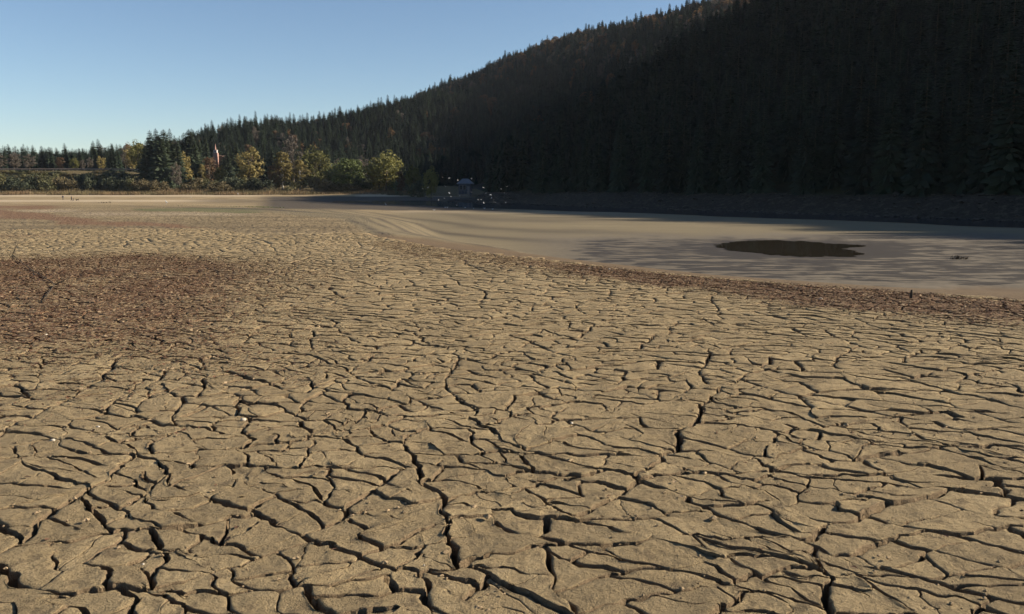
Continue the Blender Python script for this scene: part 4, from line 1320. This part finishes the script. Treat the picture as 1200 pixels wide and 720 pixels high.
def dog(px, foot, rz, label):
    x, y, z = ground_at(px, foot)
    m = mat_plain('dark_fur', (.035, .028, .024), .9, .3, 8)
    V = [(0, 0, .46), (0, .2, .47), (0, .36, .50), (0, .47, .64), (0, .55, .70), (0, .68, .66), (0, -.2, .50), (0, -.34, .50), (0, -.46, .60), (0, -.56, .72),
         (.09, .30, .38), (.09, .30, .18), (.09, .32, .03), (-.09, .26, .38), (-.09, .22, .18), (-.09, .25, .03),
         (.09, -.30, .38), (.09, -.22, .26), (.09, -.38, .16), (.09, -.35, .03), (-.09, -.30, .38), (-.09, -.16, .26), (-.09, -.30, .16), (-.09, -.26, .03)]
    E = [(0, 1), (1, 2), (2, 3), (3, 4), (4, 5), (0, 6), (6, 7), (7, 8), (8, 9), (1, 10), (10, 11), (11, 12), (1, 13), (13, 14), (14, 15), (7, 16), (16, 17), (17, 18), (18, 19), (7, 20), (20, 21), (21, 22), (22, 23)]
    Rr = [.13, .16, .13, .09, .10, .05, .11, .11, .03, .02, .07, .045, .035, .07, .045, .035, .09, .05, .035, .03, .09, .05, .035, .03]
    o = skinned('dog', V, E, Rr, m); o.location = (x, y, z + .005); o.rotation_euler = (0, 0, rz); o.scale = (.95,) * 3
    o['label'] = label; o['category'] = 'dog'
dog(90.5, 236, -1.5, 'dark dog trotting next to the walkers')

def gull_mesh(name, wing_up, mat, fold=False, span=.62):
    """spindle body with tail and head; two tapering wings, raised or folded"""
    mb = MB()
    mb.tube([(0, -.26, .01), (0, -.16, 0), (0, 0, 0), (0, .12, .015), (0, .19, .04), (0, .24, .04), (0, .30, .025)], [.035, .055, .075, .06, .045, .04, .008], 7)
    mb.poly([(-.03, -.24, .01), (.03, -.24, .01), (.09, -.40, .01), (-.09, -.40, .01)])
    for s in (-1, 1):
        if fold:
            mb.poly([(s * .07, .12, .03), (s * .085, -.1, .04), (s * .03, -.42, .05), (s * .03, -.05, .075)])
        else:
            u = wing_up
            mb.poly([(s * .05, .10, .03), (s * .05, -.09, .02), (s * .30, -.06, .02 + .30 * u), (s * .28, .14, .03 + .30 * u)])
            mb.poly([(s * .28, .14, .03 + .30 * u), (s * .30, -.06, .02 + .30 * u), (s * span, -.16, .02 + .34 * u + .12 * u), (s * (span - .12), .02, .03 + .38 * u)])
    if fold:
        for s in (-1, 1): mb.tube([(s * .03, -.02, -.06), (s * .03, 0, -.22)], [.01, .008], 5)
    return mb.mesh(name, mat, True)
GULLS = [gull_mesh('gull', u, M_GULL) for u in (.9, .35, -.25)]
GULL_STAND = gull_mesh('gull', 0, M_GULL, True)
DUCK = gull_mesh('duck', 0, M_DARKBIRD, True)
def bird(px, py, d, me, name, label, group, sc=1.0, z=None):
    x = at_depth(px, d); pd = pix_dir(px, py)
    zz = EYE + pd[2] / pd[1] * d if z is None else z
    o = link(name, me, None, (x, d, zz), random.uniform(0, 6.28), label, 'bird', group)
    o.scale = (sc,) * 3
    if z is None and me is not GULL_STAND: o.rotation_euler = (random.gauss(0, .25), random.gauss(0, .3), random.uniform(0, 6.28))
for k, (u, v) in enumerate([(380, 175), (235, 145), (300, 150), (505, 160), (265, 230), (50, 250), (300, 295), (310, 325), (250, 340), (195, 360), (55, 405), (365, 405),
                            (275, 430), (565, 355), (592, 352), (618, 387), (638, 293), (680, 307), (690, 340), (778, 255), (808, 290), (820, 382), (835, 230), (615, 240), (500, 285), (395, 318), (100, 240), (710, 375)]):
    bird(490 + u / 8, 190 + v / 8, 104 + (k * 37) % 24, GULLS[k % 3], 'gull', 'white gull flying low before the dark wooded shore', 'gulls flying over the shaded water', (.27 + .15 * ((k * 7) % 5) / 5))
for k, (u, v) in enumerate([(440, 436), (520, 446), (622, 444), (150, 462), (255, 436), (700, 452)]):
    gx, gy, gz = ground_at(490 + u / 8, 190 + v / 8)
    o = link('gull', GULL_STAND, None, (gx, gy, -1.975 + .22 * .8), random.uniform(0, 6.28), 'white gull standing in the shallow shaded water', 'bird', 'gulls standing in the shallows'); o.scale = (0.8,) * 3
for k, (px, py) in enumerate([(116, 238.6), (119, 238.2), (121.5, 238.6), (125, 238.4), (128.5, 238.0), (129.5, 238.8)]):
    gx, gy, gz = ground_at(px, py)
    o = link('duck', DUCK, None, (gx, gy, gz + .22), random.uniform(0, 6.28), 'dark duck standing in a row on the far mud', 'bird', 'row of ducks on the far mud'); o.scale = (1.0,) * 3

def heron(px, py, hgt, label, mat=None):
    gx, gy, gz = ground_at(px, py)
    mb = MB()
    mb.tube([(0, -.30, .42), (0, -.15, .50), (0, .02, .56), (0, .13, .62), (0, .17, .72), (0, .12, .82), (0, .15, .92), (0, .20, .95), (0, .34, .93)],
            [.02, .09, .115, .08, .045, .035, .035, .04, .006], 8)
    for s in (-1, 1):
        mb.tube([(s * .05, 0, .46), (s * .05, -.02, .24), (s * .05, .0, .0)], [.018, .012, .012], 5)
        mb.tube([(s * .05, .0, .01), (s * .05, .10, .01)], [.012, .006], 5)
        mb.poly([(s * .10, .08, .58), (s * .115, -.12, .50), (s * .04, -.36, .40), (s * .05, -.08, .62)])
    o = link('heron', mb.mesh('heron', mat or M_GULL, True), None, (gx, gy, gz), 1.3, label, 'bird'); o.scale = (hgt / .95,) * 3
heron(195, 240, .98, 'white heron standing upright beyond the green grass strip')
heron(224, 232.6, .8, 'white bird standing on pale mud near the reed belt')
heron(279, 229, 1.0, 'white bird standing against the reeds below the church')
heron(452, 241.6, .7, 'pale bird standing on the dark mud below the golden trees', M_GULLGREY)

# ------------------------------------------------------------------ small things on the mud
def stone_mesh(seed, flat=.6):
    r = random.Random(seed); V = []; F = []
    rings, seg = 4, 8
    V.append((0, 0, flat))
    for i in range(1, rings):
        t = math.pi * i / rings
        for j in range(seg):
            a = 2 * math.pi * j / seg; q = r.uniform(.82, 1.12)
            V.append((math.sin(t) * math.cos(a) * q, .75 * math.sin(t) * math.sin(a) * q, flat * math.cos(t) * q))
    V.append((0, 0, -flat))
    for j in range(seg): F.append((0, 1 + j, 1 + (j + 1) % seg))
    for i in range(rings - 2):
        for j in range(seg):
            a = 1 + i * seg + j; b = 1 + i * seg + (j + 1) % seg
            F.append((a, a + seg, b + seg, b))
    for j in range(seg): F.append((len(V) - 1, 1 + (rings - 2) * seg + (j + 1) % seg, 1 + (rings - 2) * seg + j))
    return mesh_from('pale_stone', V, F, M_SHELL, True)
for k, (px, py, wpx, label) in enumerate([
        (285, 493, 10, 'rounded pale stone lying on a smooth mud plate'), (62, 517, 8, 'pale pebble at the edge of the long dark crack'), (690, 315, 3, 'tiny white shell on the litter at the basin edge'),
        (54, 393, 5, 'white shell fragment in the reddish litter'), (168, 662, 5, 'small white shell beside a deep crack'), (670, 497, 7, 'pale stone in a light rubble filled crack'),
        (497, 663, 4, 'tiny pale shell in a crack corner'), (714, 316, 4, 'bright white shell on the brown strip'), (962, 351, 6, 'white shell half buried in the brown strip'), (115, 501, 6, 'cluster pebble among pale crumbs by the long crack')]):
    x, y, z = ground_at(px, py)
    dd = math.hypot(x, y); s = wpx * .75 * dd / FPX / 2
    o = link('pale_stone', stone_mesh(k, .55), None, (x, y, z + s * .25), random.uniform(0, 6.28), label, 'stone'); o.scale = (s, s, s)

def branch():
    P = [ground_at(*q) for q in ((15, 300), (30, 313), (42, 321), (60, 332), (64, 336), (56, 347), (52, 356))]
    o0 = P[0]
    pts = [(p[0] - o0[0], p[1] - o0[1], p[2] - o0[2] + .03) for p in P]
    M = mat_plain('dead_wood', (.06, .048, .036), .9, .3, 10, .2, .01)
    o = thing('fallen_branch', 'thin dark fallen branch lying bent across the reddish litter', 'branch', o0)
    link('stem', MB().tube(pts, [.007, .006, .008, .007, .009, .008, .004], 6).mesh('stem', M, True), o)
    for a, b in ((0, (-.05, .3, .35)), (0, (.12, .2, .5)), (4, (.25, .05, .14)), (2, (-.2, .1, .06))):
        p = pts[a]
        link('twig', MB().tube([p, (p[0] + b[0] * .6, p[1] + b[1] * .6, p[2] + b[2] * .5), (p[0] + b[0], p[1] + b[1], p[2] + b[2])], [.008, .006, .003], 5).mesh('twig', M, True), o)
branch()

def tuft():
    x, y, z = ground_at(1123, 304)
    r = random.Random(3); M = mat_plain('dead_stalks', (.06, .045, .03), .9, .3, 10)
    mb = MB()
    for k in range(46):
        a = r.uniform(0, 6.28); q = r.uniform(0, .32); x0, y0 = math.cos(a) * q * 1.5, math.sin(a) * q
        h = r.uniform(.1, .28) * (1 - q)
        mb.tube([(x0, y0, -.03), (x0 + r.gauss(0, .05), y0 + r.gauss(0, .05), h * .6), (x0 + r.gauss(0, .12), y0 + r.gauss(0, .1), h)], [.016, .012, .004], 4, False)
    link('dead_plant_tuft', mb.mesh('dead_plant_tuft', M), None, (x, y, z), 0, 'dark dead plant tuft alone on the smooth silt', 'plant')
    x, y, z = ground_at(1067, 350)
    link('stake', MB().tube([(0, 0, -.1), (.01, 0, .06), (.015, .01, .13)], [.02, .02, .014], 6).mesh('stake', M), None, (x, y, z), 0, 'short dark stake in the brown strip by the basin', 'stake')
tuft()

# ------------------------------------------------------------------ haze
def build_haze():
    m = bpy.data.materials.new('pale_air'); m.use_nodes = True
    nt = m.node_tree; nt.nodes.remove(nt.nodes['Principled BSDF'])
    v = nt.nodes.new('ShaderNodeVolumePrincipled')
    v.inputs['Color'].default_value = (.80, .88, 1.0, 1); v.inputs['Density'].default_value = .00004; v.inputs['Anisotropy'].default_value = .2
    nt.links.new(v.outputs[0], nt.nodes['Material Output'].inputs['Volume'])
    link('haze', MB().box(-2700, 2700, -2700, 2700, -4, 190).mesh('haze', m), kind='stuff', label='thin pale air between the lake and the hills', cat='haze')
build_haze()
